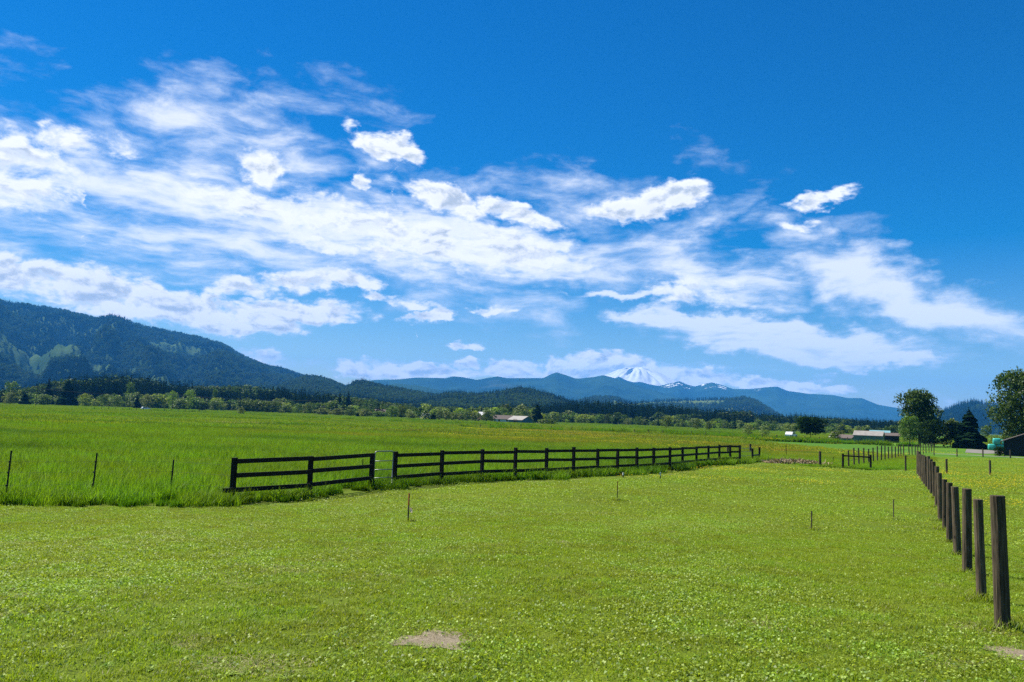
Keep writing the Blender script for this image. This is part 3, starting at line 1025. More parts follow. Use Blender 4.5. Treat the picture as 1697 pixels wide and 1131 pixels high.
def valley_woods():
    g = np.random.default_rng(44)
    n = 26000
    x = g.uniform(-350, 1560, n)
    depth = g.uniform(0, 1, n) ** 1.5 * 1000
    # outline of the tree tops, column by column
    ytop = np.interp(x, [-350, 0, 60, 120, 190, 300, 380, 450, 520, 600, 700, 800, 900, 960, 1000, 1100, 1200, 1260, 1330, 1400, 1500, 1560],
                     [648, 646, 638, 626, 624, 637, 638, 643, 652, 660, 672, 672, 670, 664, 665, 672, 680, 687, 687, 693, 699, 705])
    D = edge(x) + 70 + np.interp(x, [0, 700, 900, 1500], [40, 60, 120, 150]) + depth
    p = np.array([at(a, b) for a, b in zip(x, D)])
    mixn = fbm(p[:, 0] / 90 + 11, p[:, 1] / 130 + 5, 3, 9)
    isb = mixn + g.uniform(-.1, .1, n) > np.interp(x, [0, 500, 800, 900, 1500], [0.64, 0.62, 0.6, 0.7, 0.68])
    h = np.array([zat(a, b, c) for a, b, c in zip(x, ytop, D)]) + 1.4
    h = np.minimum(h, 34) * g.uniform(0.5, 1.0, n) ** .8 * (0.62 + 0.85 * fbm(p[:, 0] / 45 + 2, p[:, 1] / 60 + 9, 3, 15))
    c = ~isb
    scatter('conifer_forest', 'dark conifer wood standing across the valley floor behind the meadow', 'forest', p[c] - [0, 0, .3], PROTO['forest_conifer'],
            np.stack([h[c] * .92, h[c] * .92, h[c]], 1))
    b = isb
    scatter('broadleaf_forest', 'broadleaf trees among the conifers on the valley floor', 'forest', p[b] - [0, 0, .3], PROTO['valley_broadleaf'],
            np.stack([h[b] * .8, h[b] * .8, h[b] * .8], 1), pick=g.integers(0, 3, b.sum()))
    # low thicket along the far edge of the fields
    n = 1500
    x = g.uniform(-200, 1500, n)
    D = edge(x) + 30 + g.uniform(0, 1, n) ** 1.3 * 130
    p = np.array([at(a, b) for a, b in zip(x, D)])
    cl = fbm(p[:, 0] / 22 + 4, p[:, 1] / 40 + 1, 3, 55)
    h = g.uniform(1.6, 7.5, n) * (0.25 + 1.5 * cl) * np.interp(x, [0, 500, 900, 1000, 1300, 1500], [1.15, 1.0, .95, .8, .75, .6])
    tone = fbm(p[:, 0] / 16 + 44, p[:, 1] / 30 + 1, 2, 57) + g.uniform(-.12, .12, n)
    dk = tone < 0.40
    scatter('thicket', 'darker bushes and saplings along the far edge of the meadow', 'bushes', p[dk] - [0, 0, .2], PROTO['valley_broadleaf'], np.stack([h[dk] * 1.1, h[dk] * 1.1, h[dk]], 1))
    xx = g.uniform(-200, 1480, 170)
    cx = np.array([at(a, float(edge(a)) + b) for a, b in zip(xx, g.uniform(20, 130, 170))])
    ch = g.uniform(4, 13, 170) * np.interp(xx, [0, 600, 1000, 1400], [1.1, .9, .9, .6])
    scatter('young_conifers', 'scattered young dark conifers along the far edge of the meadow', 'trees', cx - [0, 0, .2], PROTO['forest_conifer'], np.stack([ch * 1.15, ch * 1.15, ch], 1))
    p, h, tone, n = p[~dk], h[~dk], tone[~dk], int((~dk).sum())
    scatter('thicket', 'low leafy thicket along the far edge of the meadow', 'bushes', p - [0, 0, .2], PROTO['forest_broadleaf'],
            np.stack([h * 1.1, h * 1.1, h], 1), pick=np.where(tone > 0.64, 3, np.where(tone > 0.59, 2, g.integers(0, 2, n))))


valley_woods()


# ------------------------------------------------------------------ grass
def blades(g, n, size, hgt, width, lean, segs=2, tint=(0, 1), clump=0.0):
    """n bent blades in a square patch: each a strip of quads ending in a point (as quads)."""
    c = g.uniform(-size / 2, size / 2, (n, 2))
    if clump:
        k = g.uniform(-size / 2, size / 2, (max(1, int(n * clump)), 2))
        c = k[g.integers(0, len(k), n)] + g.normal(0, size * 0.035, (n, 2))
        c = (c + size / 2) % size - size / 2
    h = hgt * g.uniform(0.55, 1.2, n)
    a = g.uniform(0, 2 * np.pi, n)
    ln = lean * g.uniform(0.2, 1.4, n)
    d = np.stack([np.cos(a), np.sin(a), np.zeros(n)], 1)
    s = np.stack([-np.sin(a), np.cos(a), np.zeros(n)], 1)
    w = width * g.uniform(0.6, 1.3, n)
    root = np.concatenate([c, np.zeros((n, 1)) - 0.01], 1)
    P = []
    prev = root
    pw = w
    for i in range(1, segs + 1):
        t = i / segs
        cur = root + d * (h * ln * t * t)[:, None] + np.array([0, 0, 1.0]) * (h * (t - 0.25 * ln * t * t))[:, None]
        cw = w * (1 - t) ** 0.7 + w * 0.08
        P.append(np.stack([prev - s * pw[:, None] / 2, prev + s * pw[:, None] / 2, cur + s * cw[:, None] / 2, cur - s * cw[:, None] / 2], 1))
        prev, pw = cur, cw
    T = g.uniform(tint[0], tint[1], n)
    return np.concatenate(P), np.tile(T, segs)


def multi_mesh(name, parts):
    """One mesh out of several (faces, tint, material) sets."""
    P = np.concatenate([p[0] for p in parts])
    T = np.concatenate([p[1] for p in parts])
    me = quads_mesh(name, P, None, T)
    idx = []
    for i, p in enumerate(parts):
        me.materials.append(MATS[p[2]])
        idx += [i] * len(p[0])
    me.polygons.foreach_set('material_index', np.array(idx, np.int32))
    return me


def leaf_patch(g, n, size, leaf, h):
    C = np.concatenate([g.uniform(-size / 2, size / 2, (n, 2)), g.uniform(h * 0.3, h, (n, 1))], 1)
    nr = rand_dirs(n, g) * 0.55 + np.array([0, 0, 0.9])
    nr /= np.linalg.norm(nr, axis=1, keepdims=True)
    return leaf_quads(C, nr, leaf * g.uniform(0.6, 1.4, n), g, 0.75), g.uniform(0, 1, n)


def grass_protos():
    near, mid, tall, far, hedge, straw, flower, tuft = [], [], [], [], [], [], [], []
    for i in range(5):
        g = np.random.default_rng(290 + i)
        a = blades(g, 42, 0.13, 0.042, 0.0055, 1.0, 2)
        c = leaf_patch(g, 4, 0.13, 0.022, 0.04)
        s = blades(g, 9, 0.13, 0.035, 0.005, 1.8, 1)
        tuft.append(multi_mesh('lawn_tuft', [(*a, 'grass_blade'), (*c, 'clover_leaf'), (*s, 'straw_blade')]))
    for i in range(8):
        g = np.random.default_rng(300 + i)
        leafn = [130, 40, 260, 70, 20, 160, 90, 30][i]
        strawn = [60, 90, 40, 150, 70, 50, 110, 60][i]
        a = blades(g, 1300, 0.66, 0.042, 0.006, 1.0, 2, clump=0.3)
        c = leaf_patch(g, leafn, 0.64, 0.024, 0.045)
        s = blades(g, strawn, 0.6, 0.035, 0.005, 1.6, 1)
        near.append(multi_mesh('lawn_patch', [(*a, 'grass_blade'), (*c, 'clover_leaf'), (*s, 'straw_blade')]))
    for i in range(5):
        g = np.random.default_rng(320 + i)
        a = blades(g, 2400, 2.2, 0.06, 0.013, 0.9, 1, clump=0.2)
        c = leaf_patch(g, 160, 2.0, 0.05, 0.06)
        s = blades(g, 120, 2.0, 0.05, 0.012, 1.5, 1)
        mid.append(multi_mesh('lawn_patch_wide', [(*a, 'grass_blade'), (*c, 'clover_leaf'), (*s, 'straw_blade')]))
    for i in range(5):
        g = np.random.default_rng(340 + i)
        a = blades(g, 900, 1.6, 0.58, 0.016, 0.55, 3, clump=0.12)
        b = blades(g, 120, 1.6, 0.68, 0.012, 0.35, 2, (0.7, 1.0))
        tall.append(multi_mesh('meadow_patch', [(*a, 'meadow_blade'), (*b, 'meadow_blade')]))
    for i in range(4):
        g = np.random.default_rng(360 + i)
        a = blades(g, 900, 6.4, 0.6, 0.085, 0.5, 2, clump=0.1)
        far.append(multi_mesh('meadow_patch_wide', [(*a, 'meadow_blade')]))
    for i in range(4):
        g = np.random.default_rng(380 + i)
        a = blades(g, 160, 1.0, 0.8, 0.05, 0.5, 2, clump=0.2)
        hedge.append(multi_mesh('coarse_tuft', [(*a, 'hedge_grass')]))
    for i in range(4):
        g = np.random.default_rng(400 + i)
        s = blades(g, 170, 0.7, 0.035, 0.006, 3.0, 2)
        straw.append(multi_mesh('straw_patch', [(*s, 'straw_blade')]))
    for i in range(3):
        g = np.random.default_rng(420 + i)
        C = np.concatenate([g.uniform(-1, 1, (26, 2)), g.uniform(0.10, 0.2, (26, 1))], 1)
        nr = rand_dirs(26, g) * 0.4 + np.array([0, -0.2, 0.9])
        nr /= np.linalg.norm(nr, axis=1, keepdims=True)
        P = np.concatenate([leaf_quads(C, nr, np.full(26, 0.046), g, 1.0)])
        flower.append(multi_mesh('flower_patch', [(P, g.uniform(0, 1, 26), 'petal')]))
    weed = []
    for i in range(4):
        g = np.random.default_rng(440 + i)
        a = blades(g, 11, 0.03, 0.085, 0.024, 1.9, 3)
        weed.append(multi_mesh('weed_rosette', [(*a, 'clover_leaf')]))
    base = []
    for i in range(3):
        g = np.random.default_rng(450 + i)
        a = blades(g, 46, 0.26, 0.17, 0.009, 0.8, 3)
        b = blades(g, 10, 0.26, 0.16, 0.007, 0.9, 2)
        base.append(multi_mesh('post_tuft', [(*a, 'grass_blade'), (*b, 'straw_blade')]))
    for nm, l in (('weed_rosette', weed), ('post_tuft', base), ('lawn_tuft', tuft), ('lawn_patch', near), ('lawn_patch_wide', mid), ('meadow_patch', tall), ('meadow_patch_wide', far),
                  ('coarse_tuft', hedge), ('straw_patch', straw), ('flower_patch', flower)):
        proto_collection(nm, l)


grass_protos()

BORDER = np.array([hit(x, y)[:2] for x, y in ((-420, 838), (-200, 838), (0, 838), (60, 840), (200, 840), (330, 841), (380, 840), (520, 827), (620, 813), (700, 805), (800, 799),
                                              (905, 796), (1000, 790), (1080, 786), (1130, 780), (1180, 773), (1230, 769.5), (1262, 766), (1300, 769), (1360, 775),
                                              (1440, 780), (1500, 779), (1528, 772), (1545, 758), (1620, 759), (1700, 761), (1900, 766))])


def border_y(x):
    return np.interp(x, BORDER[:, 0], BORDER[:, 1])


# the border is a function of bearing rather than of x: compare distances along each bearing
_baz = np.arctan2(BORDER[:, 0], BORDER[:, 1])
_bor = np.argsort(_baz)


def border_r(x, y):
    return np.interp(np.arctan2(x, y), _baz[_bor], np.hypot(BORDER[:, 0], BORDER[:, 1])[_bor])


BARE = [(720, 1062, 0.25, 0.24), (497, 948, 0.42, 0.45), (390, 1102, 0.22, 0.12), (312, 1065, 0.25, 0.1), (450, 1104, 0.16, 0.08), (1262, 1040, 0.22, 0.16), (1692, 1085, 0.25, 0.2),
        (10, 1022, 0.3, 0.2), (60, 940, 0.35, 0.25), (280, 895, 0.5, 0.3), (940, 902, 0.4, 0.2), (40, 902, 0.3, 0.2), (1655, 1050, 0.2, 0.2)]
SOIL = (0, 6)
BAREP = [(hit(a, b), rx, ry) for a, b, rx, ry in BARE]


def grid(x0, x1, y0, y1, step, jit, g):
    X, Y = np.meshgrid(np.arange(x0, x1, step), np.arange(y0, y1, step))
    return X.ravel() + g.uniform(-jit, jit, X.size), Y.ravel() + g.uniform(-jit, jit, X.size)


def in_view(x, y, margin=4.0):
    return (y > 0.8) & (np.abs(x) < y * 0.72 + margin)


def ground_pts(x, y, dz=0.0):
    return np.stack([x, y, gz(x, y) + dz], 1)


def grow_grass():
    g = np.random.default_rng(9)
    # lawn, near
    x, y = grid(-30, 30, 1.0, 26, 0.52, 0.12, g)
    r = np.hypot(x, y)
    k = in_view(x, y) & (r < 24) & (r < border_r(x, y) - 0.25)
    for i, (p, rx, ry) in enumerate(BAREP):
        if i in SOIL:
            k &= ((x - p[0]) / (rx + .33)) ** 2 + ((y - p[1]) / (ry + .33)) ** 2 > 1.0
        else:
            k &= (((x - p[0]) / rx) ** 2 + ((y - p[1]) / ry) ** 2 > 1.0) | (g.uniform(0, 1, len(x)) > 0.3)
    x, y = x[k], y[k]
    tx, ty = [], []
    for i in SOIL:
        p, rx, ry = BAREP[i]
        u, v = grid(p[0] - rx - .7, p[0] + rx + .7, p[1] - ry - .7, p[1] + ry + .7, .085, .04, g)
        qo = ((u - p[0]) / (rx + .62)) ** 2 + ((v - p[1]) / (ry + .62)) ** 2
        qi = np.sqrt(((u - p[0]) / rx) ** 2 + ((v - p[1]) / ry) ** 2) + .55 * (fbm(u * 7 + 3, v * 7, 3, 5) - .5)
        kk = (qo < 1.0) & ((qi > .92) | ((qi > .6) & (g.uniform(0, 1, len(u)) < .12)))
        tx.append(u[kk])
        ty.append(v[kk])
    tx, ty = np.concatenate(tx), np.concatenate(ty)
    scatter('lawn_tufts', 'small grass tufts around the bare earth patches', 'grass', ground_pts(tx, ty), PROTO['lawn_tuft'], g.uniform(.7, 1.15, len(tx)))
    sz = 0.8 + 0.7 * fbm(x / 1.7 + 50, y / 1.7 + 50, 3, 2)
    lush = fbm(x / 2.6 + 9, y / 2.6 + 30, 3, 6) + g.uniform(-.18, .18, len(x))
    order = np.array([4, 1, 7, 3, 6, 0, 5, 2])
    pick = order[np.clip(((lush - 0.28) / 0.44 * 8).astype(int), 0, 7)]
    scatter('lawn_grass', 'short mown lawn grass and clover in the foreground', 'grass', ground_pts(x, y), PROTO['lawn_patch'], np.stack([np.ones(len(x)), np.ones(len(x)), sz], 1), pick=pick)
    u = np.stack([g.uniform(-17, 17, 5200), g.uniform(3.5, 23, 5200)], 1)
    u = u[in_view(u[:, 0], u[:, 1]) & (fbm(u[:, 0] / 1.8 + 31, u[:, 1] / 1.8 + 7, 3, 41) > 0.5) & (np.hypot(u[:, 0], u[:, 1]) < border_r(u[:, 0], u[:, 1]) - .3)]
    scatter('lawn_weeds', 'broad leaved weed rosettes scattered through the lawn', 'weeds', ground_pts(u[:, 0], u[:, 1]), PROTO['weed_rosette'], g.uniform(.28, .62, len(u)))
    # lawn and pasture, further out
    x, y = grid(-75, 75, 20, 115, 1.7, 0.5, g)
    r = np.hypot(x, y)
    k = in_view(x, y, 4) & (r >= 23) & (r < border_r(x, y) - 0.7)
    x, y = x[k], y[k]
    scatter('lawn_grass', 'short mown grass towards the far side of the lawn', 'grass', ground_pts(x, y), PROTO['lawn_patch_wide'],
            np.stack([np.ones(len(x)), np.ones(len(x)), 0.7 + 0.6 * fbm(x / 6 + 5, y / 6, 3, 4)], 1))
    # meadow, near
    x, y = grid(-90, 100, 14, 105, 1.3, 0.4, g)
    r = np.hypot(x, y)
    br = border_r(x, y)
    k = in_view(x, y, 5) & (r > br + 0.45) & (r < 102)
    pasture = np.arctan2(x, y) > np.arctan2(*hit(1268, 766)[:2])
    x, y, r, br, pasture = x[k], y[k], r[k], br[k], pasture[k]
    h = (0.62 + 0.6 * fbm(x / 5 + 3, y / 5 + 3, 3, 12)) * np.where(pasture, 0.42, 1.0) * (0.75 + 0.25 * sstep(0.4, 2.5, r - br))
    rr = np.zeros((len(x), 3))
    rr[:, 2] = g.uniform(0, 6.28, len(x))
    scatter('meadow_grass', 'tall bright green hay grass behind the rail fence', 'grass', ground_pts(x, y), PROTO['meadow_patch'], np.stack([np.ones(len(x)), np.ones(len(x)), h], 1), rot=rr)
    # meadow, far
    x, y = grid(-380, 330, 70, 560, 5.4, 1.6, g)
    r = np.hypot(x, y)
    px = W / 2 + F * np.tan(np.arctan2(x, y))
    k = in_view(x, y, 10) & (r > 99) & (r < edge(px) + 40)
    x, y, r, px = x[k], y[k], r[k], px[k]
    right = px > 1270
    h = (0.55 + 0.7 * fbm(x / 30 + 3, y / 20 + 3, 3, 14)) * np.where(right, 0.6, 1.0)
    for (sx, D, ww, dd) in ((1615, 118, 16, 14), (1500, 190, 16, 30), (1640, 140, 30, 40)):
        c = at(sx, D)
        kk = ~((np.abs(x - c[0]) < ww) & (np.abs(y - c[1]) < dd))
        x, y, h = x[kk], y[kk], h[kk]
    scatter('meadow_grass', 'green hay meadow reaching back to the tree line', 'grass', ground_pts(x, y), PROTO['meadow_patch_wide'], np.stack([np.ones(len(x)), np.ones(len(x)), h], 1))
    # unmown fringe along the fence foot, coloured darker in place of fence shade
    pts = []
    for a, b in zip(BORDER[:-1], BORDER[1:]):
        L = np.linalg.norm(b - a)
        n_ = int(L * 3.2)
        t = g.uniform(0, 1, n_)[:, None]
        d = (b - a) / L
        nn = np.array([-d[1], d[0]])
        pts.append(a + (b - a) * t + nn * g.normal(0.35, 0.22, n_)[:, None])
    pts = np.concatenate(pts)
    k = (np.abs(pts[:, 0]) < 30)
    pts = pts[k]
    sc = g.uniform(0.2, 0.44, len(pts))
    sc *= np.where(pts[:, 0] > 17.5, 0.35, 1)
    scatter('fringe_grass', 'unmown grass along the rail fence, coloured darker to suggest its shade', 'grass', ground_pts(pts[:, 0], pts[:, 1]), PROTO['coarse_tuft'], np.stack([sc, sc, sc * 0.9], 1))
    # strips of coarser grass and weeds by the back fence and ditch lines
    pts = []
    for line, dens, spread in ((((797, 181), (1000, 182), (1223, 176), (1421, 170), (1500, 168)), 1.6, 2.5), (((470, 250), (560, 245), (640, 245), (900, 240)), .8, 2.0),
                               (((1060, 215), (1160, 200), (1260, 190)), 1.6, 4.0), (((150, 330), (300, 330), (470, 290)), .6, 2.5), (((1280, 165), (1330, 163), (1400, 166)), 3.0, 3.0)):
        gp = [at(*l)[:2] for l in line]
        for a, b in zip(gp[:-1], gp[1:]):
            n_ = int(np.linalg.norm(b - a) * dens)
            t = g.uniform(0, 1, n_)[:, None]
            pts.append(a + (b - a) * t + g.normal(0, spread, (n_, 2)))
    pts = np.concatenate(pts)
    sc = g.uniform(0.7, 1.8, len(pts))
    scatter('coarse_grass', 'darker strips of coarse grass along the back fence lines', 'grass', ground_pts(pts[:, 0], pts[:, 1]), PROTO['coarse_tuft'], np.stack([sc * 1.6, sc * 1.6, sc * .8], 1))
    # dry clippings: mower swath along the border, and scattered on worn spots
    pts = []
    for a, b in zip(BORDER[5:17], BORDER[6:18]):
        L = np.linalg.norm(b - a)
        n_ = int(L * 1.7)
        t = g.uniform(0, 1, n_)[:, None]
        d = (b - a) / L
        nn = np.array([d[1], -d[0]])
        pts.append(a + (b - a) * t + nn * (0.75 + g.normal(0, 0.12, n_))[:, None])
    for p, rx, ry in BAREP:
        n_ = int(2 + 14 * rx * ry)
        pts.append(p[:2] + g.normal(0, 0.5, (n_, 2)) * np.array([rx, ry]))
    u = np.stack([g.uniform(-12, 14, 300), g.uniform(4, 24, 300)], 1)
    u = u[fbm(u[:, 0] / 2 + 70, u[:, 1] / 2 + 70, 3, 33) > 0.56]
    pts.append(u)
    pts = np.concatenate(pts)
    scatter('dry_clippings', 'pale dry grass clippings lying on the lawn', 'clippings', ground_pts(pts[:, 0], pts[:, 1], 0.012), PROTO['straw_patch'], g.uniform(0.35, 0.95, len(pts)))
    # buttercups in the right-hand pasture and in the far lawn
    c0 = hit(1640, 792)
    a = np.stack([g.uniform(14, 60, 700), g.uniform(25, 75, 700)], 1)
    row = 5.2 + (a[:, 1] - 8.2) * 0.508
    dens = fbm(a[:, 0] / 7 + 2, a[:, 1] / 4 + 2, 3, 21) + 0.3 * np.exp(-((a[:, 1] - c0[1]) / 2.5) ** 2)
    k = (a[:, 0] > row + 0.8) & (dens > 0.56)
    b = np.stack([g.uniform(4, 30, 500), g.uniform(38, 62, 500)], 1)
    kb = (np.hypot(b[:, 0], b[:, 1]) < border_r(b[:, 0], b[:, 1]) - 2) & (fbm(b[:, 0] / 5, b[:, 1] / 3 + 8, 3, 22) > 0.62)
    c = np.stack([g.uniform(-10, 60, 700), g.uniform(75, 165, 700)], 1)
    kc = fbm(c[:, 0] / 16 + 5, c[:, 1] / 8 + 8, 3, 23) > 0.55
    f = np.concatenate([a[k], b[kb]])
    scatter('buttercups', 'yellow buttercups scattered through the pasture', 'flowers', ground_pts(f[:, 0], f[:, 1]), PROTO['flower_patch'], np.stack([np.ones(len(f)) * 1.1, np.ones(len(f)) * 1.1, np.ones(len(f))], 1))
    f = c[kc]
    scatter('buttercups', 'yellow flowers and seed heads across the back of the meadow', 'flowers', ground_pts(f[:, 0], f[:, 1], 0.3), PROTO['flower_patch'], np.stack([np.ones(len(f)) * 1.3, np.ones(len(f)) * 1.3, np.ones(len(f)) * 1.6], 1))


grow_grass()


def bare_patch(px, py, rx, ry, label):
    p = hit(px, py)
    mb = MB()
    n, rings = 40, 7
    v, f = [(p[0], p[1], float(gz(p[0], p[1])) + 0.012)], []
    for i in range(1, rings + 1):
        for j in range(n):
            t = 2 * math.pi * j / n
            k = i / rings * (1 + (0.22 * math.sin(3 * t + px) + 0.13 * math.sin(7 * t + 1.3) + 0.06 * math.sin(17 * t)) * i / rings)
            x, y = p[0] + rx * k * math.cos(t), p[1] + ry * k * math.sin(t)
            v.append((x, y, float(gz(x, y)) + 0.006 + 0.004 * (1 - i / rings) + random.uniform(-.005, .007) * (i < rings)))
    for j in range(n):
        f.append((0, 1 + j, 1 + (j + 1) % n))
    for i in range(rings - 1):
        for j in range(n):
            a, b = 1 + i * n + j, 1 + i * n + (j + 1) % n
            f.append((a, a + n, b + n, b))
    mb.add(v, f)
    tag(mb.build('bare_earth', MATS['bare_soil'], smooth=True), label, 'bare earth', kind='structure')


bare_patch(720, 1062, 0.30, 0.29, 'patch of bare brown earth in the foreground lawn')
bare_patch(1692, 1085, 0.3, 0.24, 'worn earth beside the nearest post at the right edge')

# ------------------------------------------------------------------ rail fence, gate and brace posts
def rail_fence(label, posts, extra=(), height=1.32, over=None):
    root_p = hit(*posts[0])
    root = thing('rail_fence', label, 'fence', root_p)
    P = [hit(*p) - root_p for p in posts]
    tops = []
    for i, p in enumerate(P):
        d = P[min(i + 1, len(P) - 1)] - P[max(i - 1, 0)]
        rz = math.atan2(d[1], d[0])
        h = height + random.uniform(-.02, .05) + (0.07 if 3 <= i <= 5 and len(P) > 6 else 0)
        mb = MB()
        tl = random.uniform(-.02, .02)
        mb.box((0, 0, h / 2 - 0.15), (0.125, 0.125, h + 0.3), rz, 1.0, tl)
        o = mb.build('post', MATS['stained_board'], root)
        o.location = p
        tops.append(p)
    for i in range(len(P) - 1):
        a, b = P[i].copy(), P[i + 1].copy()
        d = (b - a) / np.linalg.norm(b - a)
        nrm = np.array([d[1], -d[0], 0]) * 0.083     # boards nailed on the lawn side
        for k, z in enumerate((1.235, 0.83, 0.40)):
            s = np.array([0, 0, z + random.uniform(-.025, .025)])
            e = np.array([0, 0, z + random.uniform(-.025, .025)])
            aa = a + s + nrm + d * 0.004
            bb = b + e + nrm - d * 0.004
            if over and i == 0 and k == 2:
                aa = aa - d * over
            mb = MB()
            mb.beam(aa, bb, 0.038, 0.135)
            mb.build('rail', MATS['rail_wood'], root)
    return root, P, root_p


rail_fence('short dark brown three rail fence left of the metal gate', [(384, 835), (512, 824), (614, 811)], over=0.42)
fpx = [(653, 809), (731, 802), (798, 797), (853, 795), (905, 792), (950, 789.5), (990, 787), (1023, 785), (1055, 783.5), (1083, 782), (1110, 779.5), (1131, 777), (1154, 774), (1174, 771.5), (1192, 769.5), (1210, 768.5), (1226, 768)]
A_, B_ = hit(653, 809), hit(1226, 768)
rail_fence('long dark brown three rail fence running back from the metal gate', fpx)


def metal_gate():
    a, b = hit(616, 811), hit(651.5, 809)
    base = a
    root = thing('metal_gate', 'narrow galvanised tube gate between the two rail fences', 'gate', base)
    d = b - a
    L = np.linalg.norm(d)
    u = d / L
    p0, p1 = u * 0.07, u * (L - 0.07)
    z0, z1 = 0.12, 1.38
    up = np.array([0, 0, 1.0])
    r = 0.08
    mb = MB()
    mb.tube([p0 + up * z0, p0 + up * (z1 - r), p0 + u * r * .3 + up * (z1 - r * .3), p0 + u * r + up * z1, p1 - u * r + up * z1, p1 - u * r * .3 + up * (z1 - r * .3), p1 + up * (z1 - r), p1 + up * z0, p0 + up * z0], 0.021, 8)
    mb.build('frame', MATS['galvanised'], root, True)
    for z in (0.40, 0.70, 1.02):
        mb = MB()
        mb.tube([p0 + up * z, p1 + up * z], 0.016, 8)
        mb.build('bar', MATS['galvanised'], root, True)
    for z in (0.35, 1.15):
        mb = MB()
        mb.box(p1 + up * z + u * 0.03, (0.07, 0.03, 0.05))
        mb.build('hinge', MATS['dark_steel'], root)


metal_gate()


def brace(name, label, cat, A, B, ha, hb, rails, w=0.13, mname='stained_board'):
    a, b = hit(*A), hit(*B)
    root = thing(name, label, cat, a)
    for p, h in ((a, ha), (b, hb)):
        mb = MB()
        mb.tube([(0, 0, -0.3), (0, 0, h * 0.5), (0, 0, h)], [w / 2, w / 2 * .98, w / 2 * .95], 10)
        mb.build('post', MATS[mname], root, False).location = p - a
    for z in rails:
        mb = MB()
        mb.tube([(0, 0, z), tuple(b - a + np.array([0, 0, z - 0.03]))], w * 0.36, 8)
        mb.build('rail', MATS[mname], root)
    return root


brace('fence_brace', 'low H shaped pair of posts past the end of the long fence', 'fence', (1247, 766.5), (1258.5, 764), 1.05, 1.1, (0.52,), 0.16)
brace('fence_brace', 'dark wooden end frame with a top rail in front of pasture posts', 'fence', (1397, 776), (1443, 778), 1.02, 1.02, (0.88,), 0.15)


def wire_gate():
    a, b = hit(1228.5, 768), hit(1245.5, 766.5)
    root = thing('wire_gate', 'pale thin wire gate at the far end of the long fence', 'gate', a)
    for i, z in enumerate((0.25, 0.55, 0.85, 1.1)):
        mb = MB()
        mb.tube([np.array([0, 0, z]), (b - a) * .5 + np.array([0, 0, z - .05]), b - a + np.array([0, 0, z])], 0.014, 6)
        mb.build('strand', MATS['galvanised'], root)


wire_gate()


# ------------------------------------------------------------------ single posts
def round_post(name, label, base, h, r, mname='weathered_post', group=None, lean=(0, 0), cat='post', k=14):
    mb = MB()
    mb.tube([(0, 0, -0.4), (0, 0, 0.02), (0, 0, h * .33), (0, 0, h * .66), (0, 0, h - 0.012), (0, 0, h)], [r * 1.02, r * 1.03, r * 1.0, r * .985, r * .97, r * .93], k, True, 0.05)
    o = mb.build(name, MATS[mname], None, False)
    o.location = base
    o.rotation_euler = (lean[0], lean[1], random.uniform(0, 6))
    return tag(o, label, cat, group)


ROW = [((1662, 1043), 822, .073, 'stout weathered wooden post nearest the camera at the right edge'),
       ((1627, 997), 828, .058, 'second wooden post from the right edge, lower and slimmer than its neighbours'),
       ((1603, 951), 810, .075, 'third wooden post from the right edge, standing taller than the second'),
       ((1587, 921), 807, .075, 'fourth wooden post from the right edge in the receding row'),
       ((1574, 899), 800, .075, 'fifth wooden post from the right edge in the receding row'),
       ((1566, 879), 794.5, .068, 'sixth wooden post from the right edge in the receding row'),
       ((1559, 864), 784, .08, 'seventh wooden post from the right edge, first of the taller ones'),
       ((1553, 841), 773, .08, 'eighth wooden post from the right edge in the receding row'),
       ((1549, 826), 765, .08, 'ninth wooden post from the right edge in the receding row')]
for (bp, ty, r, lab) in ROW:
    b = hit(*bp)
    D = math.hypot(b[0], b[1])
    round_post('wooden_post', lab, b, zat(bp[0] - 3, ty, D) - b[2], r, group='row of bare wooden posts on the right', lean=(random.uniform(-.02, .02), random.uniform(-.022, .022)))
p9, pe = hit(1549, 826), hit(1521, 787)
ORD = ['first', 'second', 'third', 'fourth', 'fifth', 'sixth', 'seventh', 'eighth', 'ninth', 'tenth', 'eleventh', 'twelfth', 'thirteenth', 'fourteenth', 'fifteenth', 'sixteenth', 'seventeenth',
       'eighteenth', 'nineteenth', 'twentieth', 'twenty-first', 'twenty-second', 'twenty-third', 'twenty-fourth']
for i in range(1, 9):
    p = p9 + (pe - p9) * (i / 8)
    p[2] = float(gz(p[0], p[1]))
    round_post('wooden_post', f'{ORD[i + 8]} wooden post from the right edge, far down the receding row', p, 1.55 + random.uniform(-.08, .08), .08, group='far posts of the right row', lean=(0, random.uniform(-.015, .015)))


def single(px, by, ty, r, label, mname='weathered_post', name='wooden_post', group=None):
    b = hit(px, by)
    D = math.hypot(b[0], b[1])
    return round_post(name, label, b, zat(px, ty, D) - b[2], r, mname, group, k=10)


single(1359, 773, 748, .09, 'lone thick dark post at the end of the brown brush heap')
single(1501, 781, 755, .06, 'lone dark post standing on the lawn short of the pasture posts')
single(1243.5, 757, 736, .10, 'tall dark post just behind the wire gate')
single(1206, 760, 741.5, .08, 'dark post top showing behind the last rails of the long fence')
single(1569, 785, 761, .07, 'dark post in buttercups just right of the receding row')
single(1641, 788, 763, .07, 'dark post in buttercups below the dark barn')
single(1586, 757, 744, .08, 'short post beside the pale farm track, left of three')
single(1629, 758, 744, .08, 'short post beside the pale farm track, middle of three')
single(1674.5, 760, 746, .08, 'short post beside the pale farm track, in front of the dark barn')
single(1548, 755, 735, .06, 'thin tall post under the dark spreading trees')

